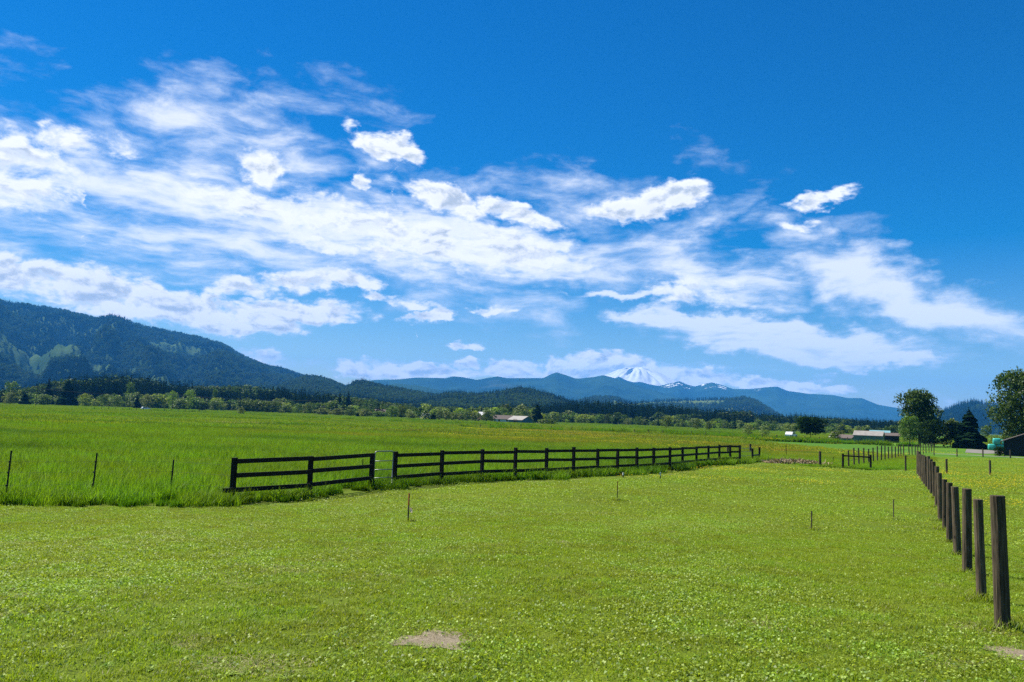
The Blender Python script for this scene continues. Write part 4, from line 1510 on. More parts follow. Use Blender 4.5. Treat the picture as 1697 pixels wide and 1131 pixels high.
PA, PB = hit(1404, 776), hit(1546, 749)
for i, px in enumerate((1406, 1415, 1423, 1431, 1439, 1447, 1453.5, 1460, 1466, 1472, 1477.5, 1483, 1488, 1492.5, 1497, 1506, 1511, 1516, 1520.5, 1525, 1529.5, 1534, 1539, 1543)):
    # intersection of the bearing with the pasture fence line
    d = at(px, 100)[:2]
    M_ = np.array([[d[0], -(PB - PA)[0]], [d[1], -(PB - PA)[1]]])
    t = np.linalg.solve(M_, PA[:2])[0]
    x, y = d * t
    round_post('fence_post', f'{ORD[i]} slim dark post from the left in the pasture fence line', (x, y, float(gz(x, y))), random.uniform(1.25, 1.45), .06, group='pasture fence posts', k=8,
               lean=(0, random.uniform(-.03, .03)))


def pasture_wire():
    root = tag(link('wire_fence', None), 'thin wires strung along the slim pasture posts', 'wire')
    for z in (0.45, 0.85, 1.15):
        mb = MB()
        mb.tube([PA + np.array([-.5, 0, z]), (PA + PB) / 2 + np.array([0, 0, z]), PB + np.array([0, 0, z])], 0.008, 5)
        mb.build('wire', MATS['dark_steel'], root)


pasture_wire()

# back fence across the meadow
line = [(797, 181), (1015, 182), (1223, 176), (1421, 170), (1475, 168)]
for px in list(np.arange(797, 1040, 16.8)) + list(np.arange(1052, 1480, 23.5)):
    p = at(px, float(np.interp(px, [l[0] for l in line], [l[1] for l in line])))
    round_post('fence_post', 'small weathered post in the fence line across the back of the meadow', p, random.uniform(1.0, 1.25), .085, group='back meadow fence posts', k=7)
for px in np.arange(158, 345, 11.5):
    p = at(px, 330)
    round_post('fence_post', 'tiny post in the fence line below the road on the far left', p, random.uniform(1.1, 1.3), .09, group='far left fence posts', k=6)


def t_post(bx, by, tx, ty, label, w=0.045):
    b = hit(bx, by)
    D = math.hypot(b[0], b[1])
    h = zat(tx, ty, D) - b[2]
    root = thing('metal_post', label, 'post', b)
    d = at(tx, D) - at(bx, D)
    up = np.array([0, 0, 1.0])
    top = np.array([d[0] * 0.35, d[1] * 0.35, h])
    mb = MB()
    for (ww, dd) in ((w, 0.008), (0.008, w)):
        s = np.array([ww / 2, 0, 0])
        e = np.array([0, dd / 2, 0])
        lo, hi = np.array([0, 0, -.3]), top
        mb.add([lo - s - e, lo + s - e, lo + s + e, lo - s + e, hi - s - e, hi + s - e, hi + s + e, hi - s + e], [(0, 3, 2, 1), (4, 5, 6, 7), (0, 1, 5, 4), (1, 2, 6, 5), (2, 3, 7, 6), (3, 0, 4, 7)])
    mb.build('shaft', MATS['dark_steel'], root)
    if h > 0.8:
        for z in (0.45, 0.8, 1.1):
            if z < h - 0.1:
                mb = MB()
                mb.box(top * (z / h) + np.array([0, -0.03, 0]), (0.035, 0.03, 0.05))
                mb.build('wire_clip', MATS['dark_steel'], root)
    return b


tp = [t_post(8, 832, 16, 747, 'thin leaning metal fence post at the far left edge'),
      t_post(151, 829, 160, 751, 'thin leaning metal fence post second from the left edge'),
      t_post(281, 826, 287, 762, 'thin metal fence post third from the left edge')]
t_post(288, 822, 293, 798, 'short stub of metal post beside the third thin post')
t_post(599, 797, 601, 761, 'thin metal post standing behind the short rail fence', 0.035)
t_post(1303, 757, 1303, 738, 'thin metal rod standing in the meadow above the brush heap', 0.05)
t_post(1380, 768, 1383, 757, 'thin leaning rod in grass between lone post and end frame', 0.04)


def left_wire():
    root = tag(link('wire_fence', None), 'faint wires strung between the thin metal posts on the left', 'wire')
    pts = [tp[0] * 2 - tp[1], tp[0], tp[1], tp[2], hit(384, 835)]
    for z in (0.45, 0.8, 1.1):
        mb = MB()
        mb.tube([p + np.array([0.03, 0, z]) for p in pts], 0.0022, 4)
        mb.build('wire', MATS['dark_steel'], root)


left_wire()


def stake(bx, by, ty, label, paint=None, frac=0.4, flag=False, w=0.035):
    b = hit(bx, by)
    D = math.hypot(b[0], b[1])
    h = zat(bx, ty, D) - b[2]
    root = thing('survey_stake', label, 'stake', b)
    rz = random.uniform(0, 1.5)
    mb = MB()
    zc = h * (1 - frac) if paint else h
    mb.box((0, 0, zc / 2 - .1), (w, w * .6, zc + .2), rz)
    mb.build('shaft', MATS['stake_wood'], root)
    if paint:
        mb = MB()
        mb.box((0, 0, zc + h * frac / 2), (w * 1.06, w * .68, h * frac), rz)
        mb.build('painted_top', MATS[paint], root)
    if flag:
        mb = MB()
        mb.add([(.02, 0, h * .5), (.07, -.01, h * .5), (.1, .0, h * .4), (.09, .01, h * .3), (.05, 0, h * .34), (.03, .015, h * .42)], [(0, 1, 5), (1, 2, 5), (2, 3, 4), (2, 4, 5), (5, 1, 0), (5, 2, 1), (4, 3, 2), (5, 4, 2)])
        mb.build('ribbon', MATS['ribbon'], root)


stake(676, 865, 818, 'orange topped survey stake with pale ribbon in the middle of lawn', 'orange_paint', .42, True, .03)
stake(1023, 830, 798, 'orange topped survey stake right of centre before the long fence', 'orange_paint', .4, False, .035)
stake(1032.5, 791.5, 783.5, 'tiny pale topped peg near the fence, left of a pair', 'pale_paint', .5, False, .06)
stake(1094, 794, 783, 'tiny pale topped peg near the fence, right of a pair', 'pale_paint', .5, False, .06)
stake(1345, 880, 847, 'thin brown survey stake in the right half of lawn', 'stake_wood', .3, False, .03)
stake(1481, 862, 828, 'brown survey stake standing near the receding post row', 'stake_wood', .3, False, .035)


def brush_heap():
    g = np.random.default_rng(61)
    a, b = hit(1283, 768), hit(1357, 772)
    n = 1500
    t = g.uniform(0, 1, n)
    base = a[None, :2] * (1 - t[:, None]) + b[None, :2] * t[:, None] + g.normal(0, 0.45, (n, 2)) + np.array([0.1, 0.5])
    prof = 0.3 * np.sin(np.pi * np.clip(t, 0, 1)) ** 0.5
    z = gz(base[:, 0], base[:, 1]) + g.uniform(0, 1, n) * prof
    C = np.stack([base[:, 0], base[:, 1], z], 1)
    nr = rand_dirs(n, g) + np.array([0, -.2, .4])
    nr /= np.linalg.norm(nr, axis=1, keepdims=True)
    P = leaf_quads(C, nr, g.uniform(.25, .6, n), g, 0.18)
    m = leafy('dead_brush', (0.17, 0.13, 0.07), (0.36, 0.29, 0.19), 0.1, 0.0, 0.1)
    tag(link('brush_heap', quads_mesh('brush_heap', P, m, g.uniform(0, 1, n))), 'low heap of dry brown brush between lawn and pasture', 'brush heap')


brush_heap()


def post_feet():
    g = np.random.default_rng(77)
    P = [(hit(*r[0]), 9) for r in ROW] + [(hit(*q), 8) for q in ((384, 835), (512, 824), (614, 811))] + [(hit(*q), 6) for q in fpx] + [(q, 7) for q in tp]
    P += [(hit(*q), 5) for q in ((676, 865), (1023, 830), (1345, 880), (1481, 862))]
    pts = np.concatenate([p[None, :2] + g.normal(0, .11, (n_, 2)) for p, n_ in P])
    scatter('post_foot_grass', 'longer untrimmed grass tufts round the feet of the posts', 'grass', ground_pts(pts[:, 0], pts[:, 1]), PROTO['post_tuft'], g.uniform(.45, 1.1, len(pts)))


post_feet()


# ------------------------------------------------------------------ buildings and yard
def gable_house(name, label, cat, c, rz, L, Wd, hw, hr, wall, roof, over=0.3, windows=0, door=False, ribs=0):
    """L along local x, Wd along local y, ridge along x."""
    root = thing(name, label, cat, c, rz)
    mb = MB()
    x, y = L / 2, Wd / 2
    mb.add([(-x, -y, -.3), (x, -y, -.3), (x, y, -.3), (-x, y, -.3), (-x, -y, hw), (x, -y, hw), (x, y, hw), (-x, y, hw), (-x, 0, hw + hr), (x, 0, hw + hr)],
           [(0, 1, 5, 4), (2, 3, 7, 6), (1, 2, 6, 9, 5), (3, 0, 4, 8, 7)])
    mb.build('wall', MATS[wall], root)
    k = over / (Wd / 2)
    for s in (-1, 1):
        mb = MB()
        e = np.array([[-x - over, 0, hw + hr + .05], [x + over, 0, hw + hr + .05], [x + over, s * (y + over), hw - hr * k + .05], [-x - over, s * (y + over), hw - hr * k + .05]])
        t = e + np.array([0, 0, .12])
        mb.add(np.concatenate([e, t]), [(0, 1, 2, 3), (7, 6, 5, 4), (0, 4, 5, 1), (1, 5, 6, 2), (2, 6, 7, 3), (3, 7, 4, 0)])
        mb.build('roof_slope', MATS[roof], root)
    for i in range(ribs):
        mb = MB()
        xx = -x + L * (i + .5) / ribs
        mb.box((xx, -y - .02, hw / 2), (.07, .05, hw - .1))
        mb.build('rib', MATS[wall], root)
    for i in range(windows):
        mb = MB()
        xx = -x + L * (i + .7) / (windows + .4)
        mb.box((xx, -y - .012, hw * .58), (1.0, .05, 1.0))
        w_ = mb.build('window', MATS['white_wall'], root)
        mb = MB()
        mb.box((xx, -y - .03, hw * .58), (.84, .05, .84))
        mb.build('pane', MATS['window_glass'], w_)
    if door:
        mb = MB()
        mb.box((0, -y - .015, .9), (2.2, .05, 2.1))
        mb.build('door', MATS['brown_wall'], root)
    return root


def facing(c):
    return -math.atan2(c[0], c[1])


c = at(1440, 172)
gable_house('green_shed', 'long low ribbed green shed with pale metal roof', 'shed', c, facing(c) - .1, 5.2, 4.6, 1.6, .85, 'shed_green', 'metal_roof', .15, ribs=12)
c = at(1458, 225)
gable_house('outbuilding', 'white outbuilding with teal metal roof behind the green shed', 'building', c, facing(c), 4.6, 5, 1.6, 1.0, 'white_wall', 'teal_roof', .2, 1)
c = at(1405, 190)
gable_house('low_shed', 'low dark gabled shed left of the ribbed green shed', 'shed', c, facing(c) - .4, 3.2, 4.2, .75, .7, 'teal_wall', 'shingle', .2)
c = at(1476, 205)
gable_house('dark_shed', 'dark open fronted shed right of the ribbed green shed', 'shed', c, facing(c), 3.6, 4, 1.5, .6, 'barn_dark', 'shingle', .2)
c = at(863, 345)
gable_house('farm_building', 'pale roofed farm building with teal gable left of the dark pine', 'barn', c, facing(c) - .75, 8.2, 7, 1.6, 1.6, 'teal_wall', 'metal_roof', .4, 1, True)
c = at(834, 372)
gable_house('farmhouse', 'brown roofed low house half hidden left of the pale roofed barn', 'house', c, facing(c), 9, 7, 1.6, 1.7, 'white_wall', 'shingle', .4, 2)
c = at(799, 420)
gable_house('farmhouse', 'small white roofed house above the young poplars', 'house', c, facing(c) + .5, 4, 5, 3.0, 1.7, 'brown_wall', 'white_wall', .3, 1)
c = at(530, 520)
gable_house('farmhouse', 'left one of two pale roofed houses above the thicket', 'house', c, facing(c) + .2, 5.5, 5, 4.2, 1.5, 'brown_wall', 'metal_roof', .3, 1)
c = at(545, 515)
gable_house('farmhouse', 'right one of two pale roofed houses above the thicket', 'house', c, facing(c) - .2, 4.5, 5, 4.2, 1.4, 'brown_wall', 'metal_roof', .3, 1)
c = at(630, 470)
gable_house('farmhouse', 'grey roofed house among bushes left of centre', 'house', c, facing(c), 6, 6, 2.6, 1.8, 'white_wall', 'shingle', .3, 2)
c = at(263, 540)
gable_house('farmhouse', 'dark steep roofed house on a pale bank at left', 'house', c + [0, 0, .5], facing(c) + .3, 6.5, 6, 3.5, 4.0, 'white_wall', 'barn_dark', .4, 1, True)


def dark_barn():
    c = hit(1664, 755.5)
    az = facing(c)
    root = thing('dark_barn', 'dark barn with sloping roof cut by the right edge', 'barn', c, az)
    hw = zat(1664, 732, math.hypot(c[0], c[1])) - c[2]
    L, Wd, hr = 8.6, 9.0, 1.75
    mb = MB()
    mb.add([(0, 0, -.3), (L, 0, -.3), (L, Wd, -.3), (0, Wd, -.3), (0, 0, hw), (L, 0, hw), (L, Wd, hw), (0, Wd, hw), (L / 2, 0, hw + hr), (L / 2, Wd, hw + hr)],
           [(0, 1, 5, 8, 4), (1, 2, 6, 5), (2, 3, 7, 9, 6), (3, 0, 4, 7)])
    mb.build('wall', MATS['barn_dark'], root)
    for i in range(26):
        x = .16 + i * L / 26
        h = hw + hr * (1 - abs(x - L / 2) / (L / 2))
        mb = MB()
        mb.box((x, -.015, h / 2 - .1), (L / 26 - .03, .04, h - .1))
        mb.build('board', MATS['barn_dark'], root)
    for s in (0, 1):
        x0 = -.35 if s == 0 else L + .35
        e = np.array([[L / 2, -.4, hw + hr + .05], [x0, -.4, hw - .35 * hr / (L / 2) + .05], [x0, Wd + .4, hw - .35 * hr / (L / 2) + .05], [L / 2, Wd + .4, hw + hr + .05]])
        mb = MB()
        mb.add(np.concatenate([e, e + np.array([0, 0, .12])]), [(0, 1, 2, 3), (7, 6, 5, 4), (0, 4, 5, 1), (1, 5, 6, 2), (2, 6, 7, 3), (3, 7, 4, 0)])
        mb.build('roof_slope', MATS['shingle'], root)


dark_barn()


def bale(label, c, rz, w, d, h):
    """Wrapped hay bale: a rounded, slightly slumped block with plastic folds at the ends."""
    mb = MB()
    nu, nv = 20, 10
    v, f = [], []
    for j in range(nv + 1):
        t = -math.pi / 2 + math.pi * j / nv
        for i in range(nu):
            a = 2 * math.pi * i / nu
            ex = .38

            def sg(q, e):
                return math.copysign(abs(q) ** e, q)
            x = sg(math.cos(t), ex) * sg(math.cos(a), ex) * w / 2
            y = sg(math.cos(t), ex) * sg(math.sin(a), ex) * d / 2
            z = sg(math.sin(t), ex) * h / 2
            v.append((x * (1 + random.uniform(-.012, .012)), y, z + h / 2 + random.uniform(-.008, .008)))
    for j in range(nv):
        for i in range(nu):
            p, q = j * nu + i, j * nu + (i + 1) % nu
            f.append((p, q, q + nu, p + nu))
    mb.add(v, f)
    o = mb.build('hay_bale', MATS['bale_wrap'], None, True)
    o.location = c
    o.rotation_euler = (0, 0, rz)
    tag(o, label, 'hay bale', 'teal wrapped hay bales')
    mb = MB()
    mb.tube([(-w * .47, -d * .49, h * .5), (0, -d * .512, h * .52), (w * .47, -d * .49, h * .5)], .012, 5)
    mb.build('wrap_fold', MATS['bale_wrap'], o)


bc = at(1637.5, 165)
ux = np.array([math.cos(facing(bc)), math.sin(facing(bc)), 0])
bw = 1.36
for i, lab in enumerate(('teal wrapped hay bale at lower left of the stack', 'teal wrapped hay bale in the lower row beside the left one', 'teal wrapped hay bale in the lower row against the dark barn')):
    bale(lab, bc + ux * bw * (i + .4), facing(bc), bw * .98, 1.5, 1.12)
for i, lab in enumerate(('teal wrapped hay bale on top of the stack, left one', 'teal wrapped hay bale on top of the stack, right one')):
    bale(lab, bc + ux * bw * (i + .95) + np.array([0, 0, 1.1]), facing(bc) + .03, bw * .95, 1.45, 1.08)


def sheet(name, label, cat, pts, mname, dz):
    mb = MB()
    n = len(pts) // 2
    v = [(p[0], p[1], float(gz(p[0], p[1])) + dz) for p in pts]
    mb.add(v, [(i, i + 1, 2 * n - 2 - i, 2 * n - 1 - i) for i in range(n - 1)])
    tag(mb.build(name, MATS[mname]), label, cat, kind='structure')


def strip(line, wd):
    """Ribbon of width wd along a list of ground points."""
    L = [np.array(p[:2]) for p in line]
    a, b = [], []
    for i, p in enumerate(L):
        d = L[min(i + 1, len(L) - 1)] - L[max(0, i - 1)]
        d /= np.linalg.norm(d)
        nn = np.array([-d[1], d[0]]) * wd / 2
        a.append(p + nn)
        b.append(p - nn)
    return a + b[::-1]


sheet('farm_track', 'pale gravel track leading to the dark barn', 'track', strip([at(1560, 122), at(1590, 120), at(1630, 122), at(1668, 122), at(1720, 118)], 4.2), 'gravel', .012)
sheet('gravel_yard', 'pale gravel yard by the wrapped bales', 'yard', strip([at(1600, 150), at(1630, 150), at(1675, 149)], 26), 'gravel', .018)
sheet('road', 'pale country road running below the trees on the far left', 'road', strip([at(-60, 400), at(90, 405), at(180, 408), at(250, 412), at(350, 420), at(470, 440), at(640, 380)], 7), 'asphalt', .03)


def car(name, label, c, rz, van=False):
    root = thing(name, label, 'car', c, rz, None)
    h1, h2 = (.95, 1.9) if van else (.85, 1.42)
    prof = [(-2.1, .35), (-2.12, h1 - .05), (-1.75, h1), (-1.35 if not van else -1.9, h2), (.55, h2), (1.15, h1 + .05), (2.05, h1 - .12), (2.15, .4)]
    mb = MB()
    n = len(prof)
    mb.add([(x, -.85, z) for x, z in prof] + [(x, .85, z) for x, z in prof], [tuple(range(n)), tuple(reversed(range(n, 2 * n)))] + [(i, i + n, (i + 1) % n + n, (i + 1) % n) for i in range(n)])
    mb.build('body', MATS['car_white'], root)
    for s in (-1, 1):
        mb = MB()
        mb.add([(-1.3, s * .862, h1 + .08), (.85, s * .862, h1 + .08), (.45, s * .862, h2 - .1), (-1.15, s * .862, h2 - .1)], [(0, 1, 2, 3) if s < 0 else (3, 2, 1, 0)])
        mb.build('side_window', MATS['window_glass'], root)
        for x in (-1.35, 1.35):
            mb = MB()
            mb.tube([(x, s * .72, .33), (x, s * .9, .33)], .33, 14)
            mb.build('wheel', MATS['tyre'], root)


c = at(242, 412)
car('parked_car', 'white car on the road below the trees at left', c + [0, 0, .03], facing(c) + .2)
c = at(1311, 205)
car('parked_van', 'white vehicle half hidden in grass left of the dark round tree', c + [0, 0, .25], facing(c) + 1.25)


def utility_pole(px, D, h, label):
    c = at(px, D)
    root = thing('utility_pole', label, 'pole', c, facing(c))
    mb = MB()
    mb.tube([(0, 0, -1), (0, 0, h)], [.16, .11], 8)
    mb.build('shaft', MATS['bark'], root)
    mb = MB()
    mb.box((0, 0, h - .6), (2.0, .12, .14))
    mb.build('crossarm', MATS['bark'], root)
    return c


pa = utility_pole(286, 425, 8.5, 'thin utility pole by the road on the far left')
pb = utility_pole(60, 400, 9.0, 'thin utility pole beside the dark trees at far left')
pc = utility_pole(530, 430, 8.5, 'thin utility pole by the bushes below the pale houses')
for a, b, lab in ((pb, pa, 'thin power line sagging between the two leftmost poles'), (pa, pc, 'thin power line running right from the roadside pole')):
    root = tag(link('power_line', None), lab, 'power line')
    for off in (-.8, .8):
        mb = MB()
        mb.tube([a * (1 - t) + b * t + np.array([off, 0, 8.1 - 1.2 * 4 * t * (1 - t)]) for t in np.linspace(0, 1, 10)], .03, 4)
        mb.build('cable', MATS['dark_steel'], root)


# ------------------------------------------------------------------ trees one can tell apart
TREE = {}


def trunk_mesh(name, h, r, limbs=3, k=7):
    mb = MB()
    mb.tube([(0, 0, -.05), (.01, 0, h * .4), (-.01, .01, h)], [r, r * .75, r * .45], k)
    for i in range(limbs):
        a = i * 2.2 + .4
        z = h * (.55 + .12 * i)
        mb.tube([(0, 0, z), (math.cos(a) * .1, math.sin(a) * .1, z + .1), (math.cos(a) * .22, math.sin(a) * .22, z + .24)], [r * .45, r * .3, r * .14], 5)
    return mb.mesh(name, MATS['bark'], True)


def tree_protos():
    def bl(key, seed, nl, leaf, lobes, shape, skirt, m, spread=1.0, th=.5, tr=.018):
        g = np.random.default_rng(seed)
        P, T = broadleaf_faces(g, nl, leaf, lobes, shape, skirt, spread)
        TREE[key] = (quads_mesh(key + '_crown', P, MATS[m], T), trunk_mesh(key + '_trunk', th, tr))
    bl('round_mid', 501, 1500, .062, 18, 'round', .1, 'leaf_mid')
    bl('round_dark', 502, 4200, .07, 24, 'round', .1, 'leaf_dark', 1.15)
    bl('lime', 503, 1400, .062, 16, 'round', .04, 'leaf_lime')
    bl('oval_mid', 504, 1500, .06, 18, 'oval', .06, 'leaf_mid')
    bl('oval_pale', 505, 1400, .06, 16, 'oval', .05, 'leaf_pale')
    bl('dome_mid', 506, 1300, .07, 16, 'dome', .02, 'leaf_mid', 1.1, .3)
    bl('dome_pale', 507, 1300, .07, 16, 'dome', .02, 'leaf_pale', 1.1, .3)
    bl('dome_dark', 508, 1300, .07, 16, 'dome', .02, 'leaf_dark', 1.1, .3)
    bl('big_maple', 509, 9000, .042, 46, 'oval', .1, 'leaf_deep', .9, .6, .028)
    bl('big_right', 510, 12000, .036, 54, 'round', .02, 'leaf_deep', .98, .6, .028)
    bl('young_lime', 511, 3000, .05, 26, 'oval', .06, 'leaf_mid', .9)
    bl('ball', 513, 2600, .07, 30, 'dome', .02, 'leaf_dark', 1.2, .3)
    bl('poplar', 512, 900, .085, 12, 'oval', .03, 'leaf_pale', .9)

    def co(key, seed, lv, per, w, m, droop=.25, jag=.25, power=.85):
        g = np.random.default_rng(seed)
        P, T = conifer_faces(g, lv, per, w, .05, droop, jag, power)
        TREE[key] = (quads_mesh(key + '_crown', P, MATS[m], T), trunk_mesh(key + '_trunk', .9, .016, 0))
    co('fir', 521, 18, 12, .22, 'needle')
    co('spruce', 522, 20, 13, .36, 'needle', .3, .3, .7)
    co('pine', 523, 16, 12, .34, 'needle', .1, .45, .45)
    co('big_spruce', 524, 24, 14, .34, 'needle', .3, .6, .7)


tree_protos()


def tree(kind, px, ty, w, D, label, name='tree', by=None, group=None, cat='tree'):
    """Tree in the bearing of column px at distance D, as tall as its top ty and as wide as w in the photograph."""
    b = at(px, D)
    if by is not None:
        b = hit(px, by)
        D = math.hypot(b[0], b[1])
    h = zat(px, ty, D) - b[2]
    wd = w / F * D * (b[1] / D) ** 2
    root = thing(name, label, cat, b, random.uniform(0, 6.28), group)
    crown, trunk = TREE[kind]
    conif = kind in ('fir', 'spruce', 'pine', 'big_spruce')
    unit = {'fir': .44, 'spruce': .7, 'pine': .66, 'big_spruce': .66}.get(kind, 1.0)
    o = link('crown', crown, root)
    lift = {'big_maple': .1, 'big_right': .08, 'round_dark': .16, 'round_mid': .08, 'young_lime': .12}.get(kind, 0.0) * h
    o.scale = (wd * 1.1 / unit, wd * 1.1 / unit, h - lift)
    o.location = (0, 0, lift)
    t = link('trunk', trunk, root)
    t.scale = (h, h, h)
    return root


E_ = lambda x, k=0: float(edge(x)) + k
T_ = [
    ('spruce', 111, 627, 36, 500, 'tallest broad dark spruce near the left edge', 'spruce_tree'),
    ('fir', 79, 625, 22, 540, 'dark conifer just left of the broad spruce', 'conifer_tree'),
    ('spruce', 41, 650, 22, 470, 'small dark conifer near the left edge of the meadow', 'conifer_tree'),
    ('lime', 141, 653, 25, 470, 'bright lime green round tree right of the broad dark spruce', 'tree'),
    ('dome_mid', 72, 654, 32, 480, 'mid green bushy tree left of the broad spruce', 'bushy_tree'),
    ('dome_pale', 17, 651, 26, 490, 'pale leafy bush at the far left edge', 'bush'),
    ('round_mid', 17, 633, 30, 560, 'rounded green tree behind the bush at the left edge', 'tree'),
    ('round_mid', 195, 656, 20, 465, 'round green bush left of the small dark fir', 'bush'),
    ('round_mid', 173, 654, 18, 485, 'dull green tree between lime tree and round bush', 'tree'),
    ('fir', 227, 653, 15, 460, 'narrow small dark fir beside a light green tree', 'conifer_tree'),
    ('oval_pale', 244, 655, 22, 470, 'light green tree directly right of the narrow dark fir', 'tree'),
    ('oval_mid', 215, 634, 22, 580, 'tall mid green broadleaf rising behind the narrow fir', 'tree'),
    ('lime', 285, 649, 19, 500, 'left one of two lime green trees above the road', 'tree'),
    ('lime', 313, 647, 22, 505, 'right one of two lime green trees above the road', 'tree'),
    ('dome_mid', 300, 662, 34, 480, 'wide green thicket bush below the two lime trees', 'bush'),
    ('dome_dark', 336, 669, 16, 440, 'dark rounded bush by the road bend', 'bush'),
    ('dome_mid', 358, 664, 28, 500, 'green bush between dark bush and long hedge', 'bush'),
    ('dome_pale', 400, 676, 15, 300, 'lone rounded bush standing out in the meadow', 'bush'),
    ('dome_mid', 379, 685.5, 9, 290, 'tiny low bush left of the lone meadow bush', 'bush'),
    ('oval_mid', 355, 645, 14, 600, 'slim green broadleaf against the dark conifers', 'tree'),
    ('dome_mid', 475, 671, 24, 480, 'green bush right of the long hedge', 'bush'),
    ('round_mid', 495, 669, 16, 440, 'small dark green tree left of a pair by the meadow edge', 'tree'),
    ('round_mid', 513, 667, 16, 450, 'small dark green tree right of a pair by the meadow edge', 'tree'),
    ('dome_pale', 535, 677, 30, 420, 'pale broad bush below the two pale roofed houses', 'bush'),
    ('dome_pale', 561, 677, 28, 415, 'pale broad bush right of the one below the houses', 'bush'),
    ('dome_mid', 580, 679, 20, 405, 'green bush at the foot of the tall conifer pair', 'bush'),
    ('fir', 562, 648, 14, 560, 'tall dark conifer, left of a pair above the bushes', 'conifer_tree'),
    ('fir', 576, 648, 18, 560, 'tall dark conifer, right of a pair above the bushes', 'conifer_tree'),
    ('dome_pale', 604, 678, 26, 395, 'pale rounded bush left of the grey roofed house', 'bush'),
    ('spruce', 593, 684, 9, 385, 'tiny dark conifer among pale bushes left of centre', 'conifer_tree'),
    ('dome_mid', 627, 682, 22, 385, 'green bush in front of the grey roofed house', 'bush'),
    ('round_mid', 650, 674, 22, 380, 'dense dark green tree, left of two by the meadow edge', 'tree'),
    ('round_mid', 666, 673, 17, 385, 'dense dark green tree, right of two by the meadow edge', 'tree'),
    ('dome_pale', 682, 684, 20, 375, 'pale bush left of the white blossoming bush', 'bush'),
    ('spruce', 718, 685, 14, 350, 'small dark conifer among the young poplars', 'conifer_tree'),
    ('oval_pale', 863, 671, 28, 400, 'olive green tree behind the pale roofed farm building', 'tree'),
    ('pine', 891, 667, 19, 365, 'dark solitary pine right of the pale roofed farm building', 'pine_tree'),
    ('round_mid', 830, 676, 22, 450, 'rounded green tree left of the olive green tree', 'tree'),
    ('round_mid', 1105, 690, 21, 330, 'solid round green tree standing out before the conifer wood', 'tree'),
    ('oval_mid', 1155, 694, 16, 345, 'small green tree right of the solid round tree', 'tree'),
    ('dome_mid', 1174, 699, 14, 340, 'small green bush second right of the solid round tree', 'bush'),
    ('oval_pale', 1040, 694, 12, 440, 'pale tree before the conifer wood, left of the round tree', 'tree'),
    ('fir', 1020, 690, 10, 440, 'small dark fir at the foot of the conifer wood', 'conifer_tree'),
    ('oval_pale', 1240, 703, 19, 215, 'pale feathery small tree, leftmost of three by back fence', 'tree'),
    ('oval_pale', 1268, 706, 20, 210, 'pale feathery small tree, middle of three by back fence', 'tree'),
    ('oval_pale', 1308, 703, 25, 235, 'pale feathery tree behind the white vehicle', 'tree'),
    ('round_dark', 1343, 692, 42, 200, 'dark round tree on a visible trunk left of the sheds', 'tree'),
    ('dome_pale', 1392, 714, 24, 195, 'pale bush behind the white blossoming shrub near sheds', 'bush'),
    ('pine', 1537, 643, 26, 215, 'dark conifer top poking out behind the big maple', 'conifer_tree'),
    ('big_maple', 1524, 648, 76, 180, 'big open crowned maple left of the far right spruce', 'maple_tree'),
    ('young_lime', 1508, 690, 36, 165, 'lighter green small tree under the left side of the maple', 'tree'),
    ('dome_dark', 1548, 697, 60, 170, 'dark low spreading tree under the right side of the maple', 'tree'),
    ('round_mid', 1575, 695, 40, 185, 'rounded green tree between maple and the dark spruce', 'tree'),
    ('round_dark', 1588, 700, 38, 180, 'dark tree hugging the left flank of the far right spruce', 'tree'),
    ('big_spruce', 1606, 675, 50, 170, 'dark pointed spruce between maple and right edge tree', 'spruce_tree'),
    ('round_mid', 1633, 706, 22, 260, 'distant green tree between spruce and the wrapped bales', 'tree'),
    ('big_right', 1700, 616, 112, 150, 'tall lush broadleaf tree cut by the right edge', 'broadleaf_tree'),
    ('lime', 1655, 722, 46, 178, 'yellow green low shrub behind the wrapped bales', 'shrub'),
    ('ball', 1656, 740.5, 20, 124, 'small clipped dark shrub in front of the wrapped bales', 'shrub'),
]
for (kind, px, ty, w, D, lab, nm) in T_:
    tree(kind, px, ty, w, D, lab, nm, cat={'bush': 'bush', 'shrub': 'shrub', 'bushy_tree': 'tree'}.get(nm, 'tree'))
for i, px in enumerate((729, 741, 752, 763, 774, 784, 794, 806, 817)):
    tree('poplar' if i != 7 else 'oval_mid', px, 680 + (i * 37 % 7), 13 if i != 7 else 17, 350, f'{ORD[i]} young upright poplar from the left in the row by the farm buildings', 'poplar_tree', group='row of young poplars')


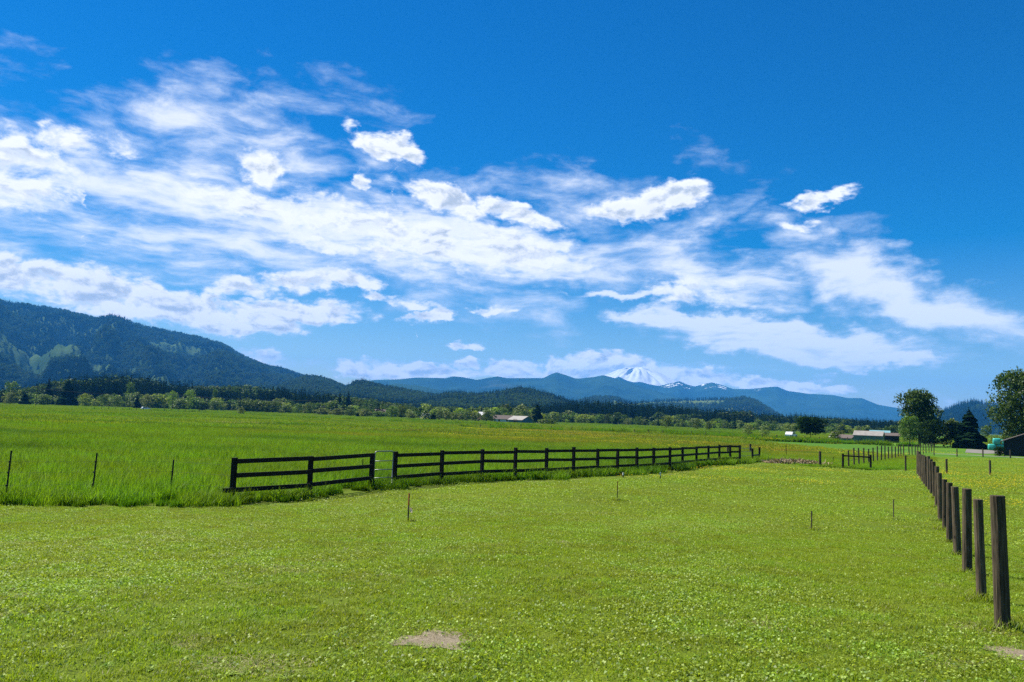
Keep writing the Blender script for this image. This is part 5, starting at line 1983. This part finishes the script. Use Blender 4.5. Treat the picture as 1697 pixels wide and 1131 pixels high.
def blossom_bush(px, ty, w, D, label, dens=.35):
    g = np.random.default_rng(int(px))
    b = at(px, D)
    h = zat(px, ty, D) - b[2]
    wd = w / F * D
    root = thing('blossoming_bush', label, 'bush', b, 0)
    o = link('crown', TREE['dome_mid'][0], root)
    o.scale = (wd, wd * .8, h)
    t = link('trunk', TREE['dome_mid'][1], root)
    t.scale = (h, h, h)
    n = int(160 * dens)
    d = rand_dirs(n, g)
    d[:, 2] = np.abs(d[:, 2])
    C = d * np.array([wd * .5, wd * .42, h * .96]) * g.uniform(.9, 1.06, (n, 1))
    P = leaf_quads(C, d, np.full(n, h * .11), g, .9)
    m = link('blossoms', quads_mesh('blossoms', P, MATS['blossom'], g.uniform(0, 1, n)), root)


blossom_bush(706, 680, 19, 350, 'white blossoming bush left of the young poplars', .5)
blossom_bush(908, 695, 40, 320, 'broad low bush with pale blossom right of the dark pine', .45)
blossom_bush(1383, 715, 22, 180, 'white blossoming shrub left of the low dark shed', .4)


def long_hedge():
    g = np.random.default_rng(71)
    a, b = at(398, 490), at(457, 470)
    root = thing('hedge', 'long dense clipped hedge beyond the lone meadow bush', 'hedge', a, 0)
    h = zat(430, 664, 480) - a[2]
    P, T = [], []
    for i in range(9):
        p, t = broadleaf_faces(g, 500, .12, 10, 'dome', .02, 1.2)
        p = p * np.array([7.0, 6.0, h * g.uniform(.92, 1.05)]) + (b - a) * (i / 8)
        P.append(p)
        T.append(t)
    link('foliage', quads_mesh('foliage', np.concatenate(P), MATS['leaf_mid'], np.concatenate(T)), root)
    mb = MB()
    for i in range(9):
        p = (b - a) * (i / 8)
        mb.tube([p + np.array([0, 0, -.2]), p + np.array([.1, 0, h * .6])], [.15, .06], 6)
    mb.build('stems', MATS['bark'], root)


long_hedge()

# ------------------------------------------------------------------ haze in the valley air
def haze():
    mb = MB()
    mb.box((0, 3050, ZTOP / 2 - 2), (22000, 18100, ZTOP + 4))
    m = bpy.data.materials.new('haze_air')
    m.use_nodes = True
    t = m.node_tree
    t.nodes.clear()
    v = t.nodes.new('ShaderNodeVolumePrincipled')
    v.inputs['Color'].default_value = (0.07, 0.40, 1.0, 1)
    v.inputs['Density'].default_value = HAZE
    v.inputs['Anisotropy'].default_value = 0.0
    o = t.nodes.new('ShaderNodeOutputMaterial')
    t.links.new(v.outputs[0], o.inputs['Volume'])
    tag(mb.build('haze', m), 'blue summer haze hanging in the valley air', 'haze', kind='stuff')


HAZE = 8.2e-5
ZTOP = zat(1057, 594, 10000)
haze()
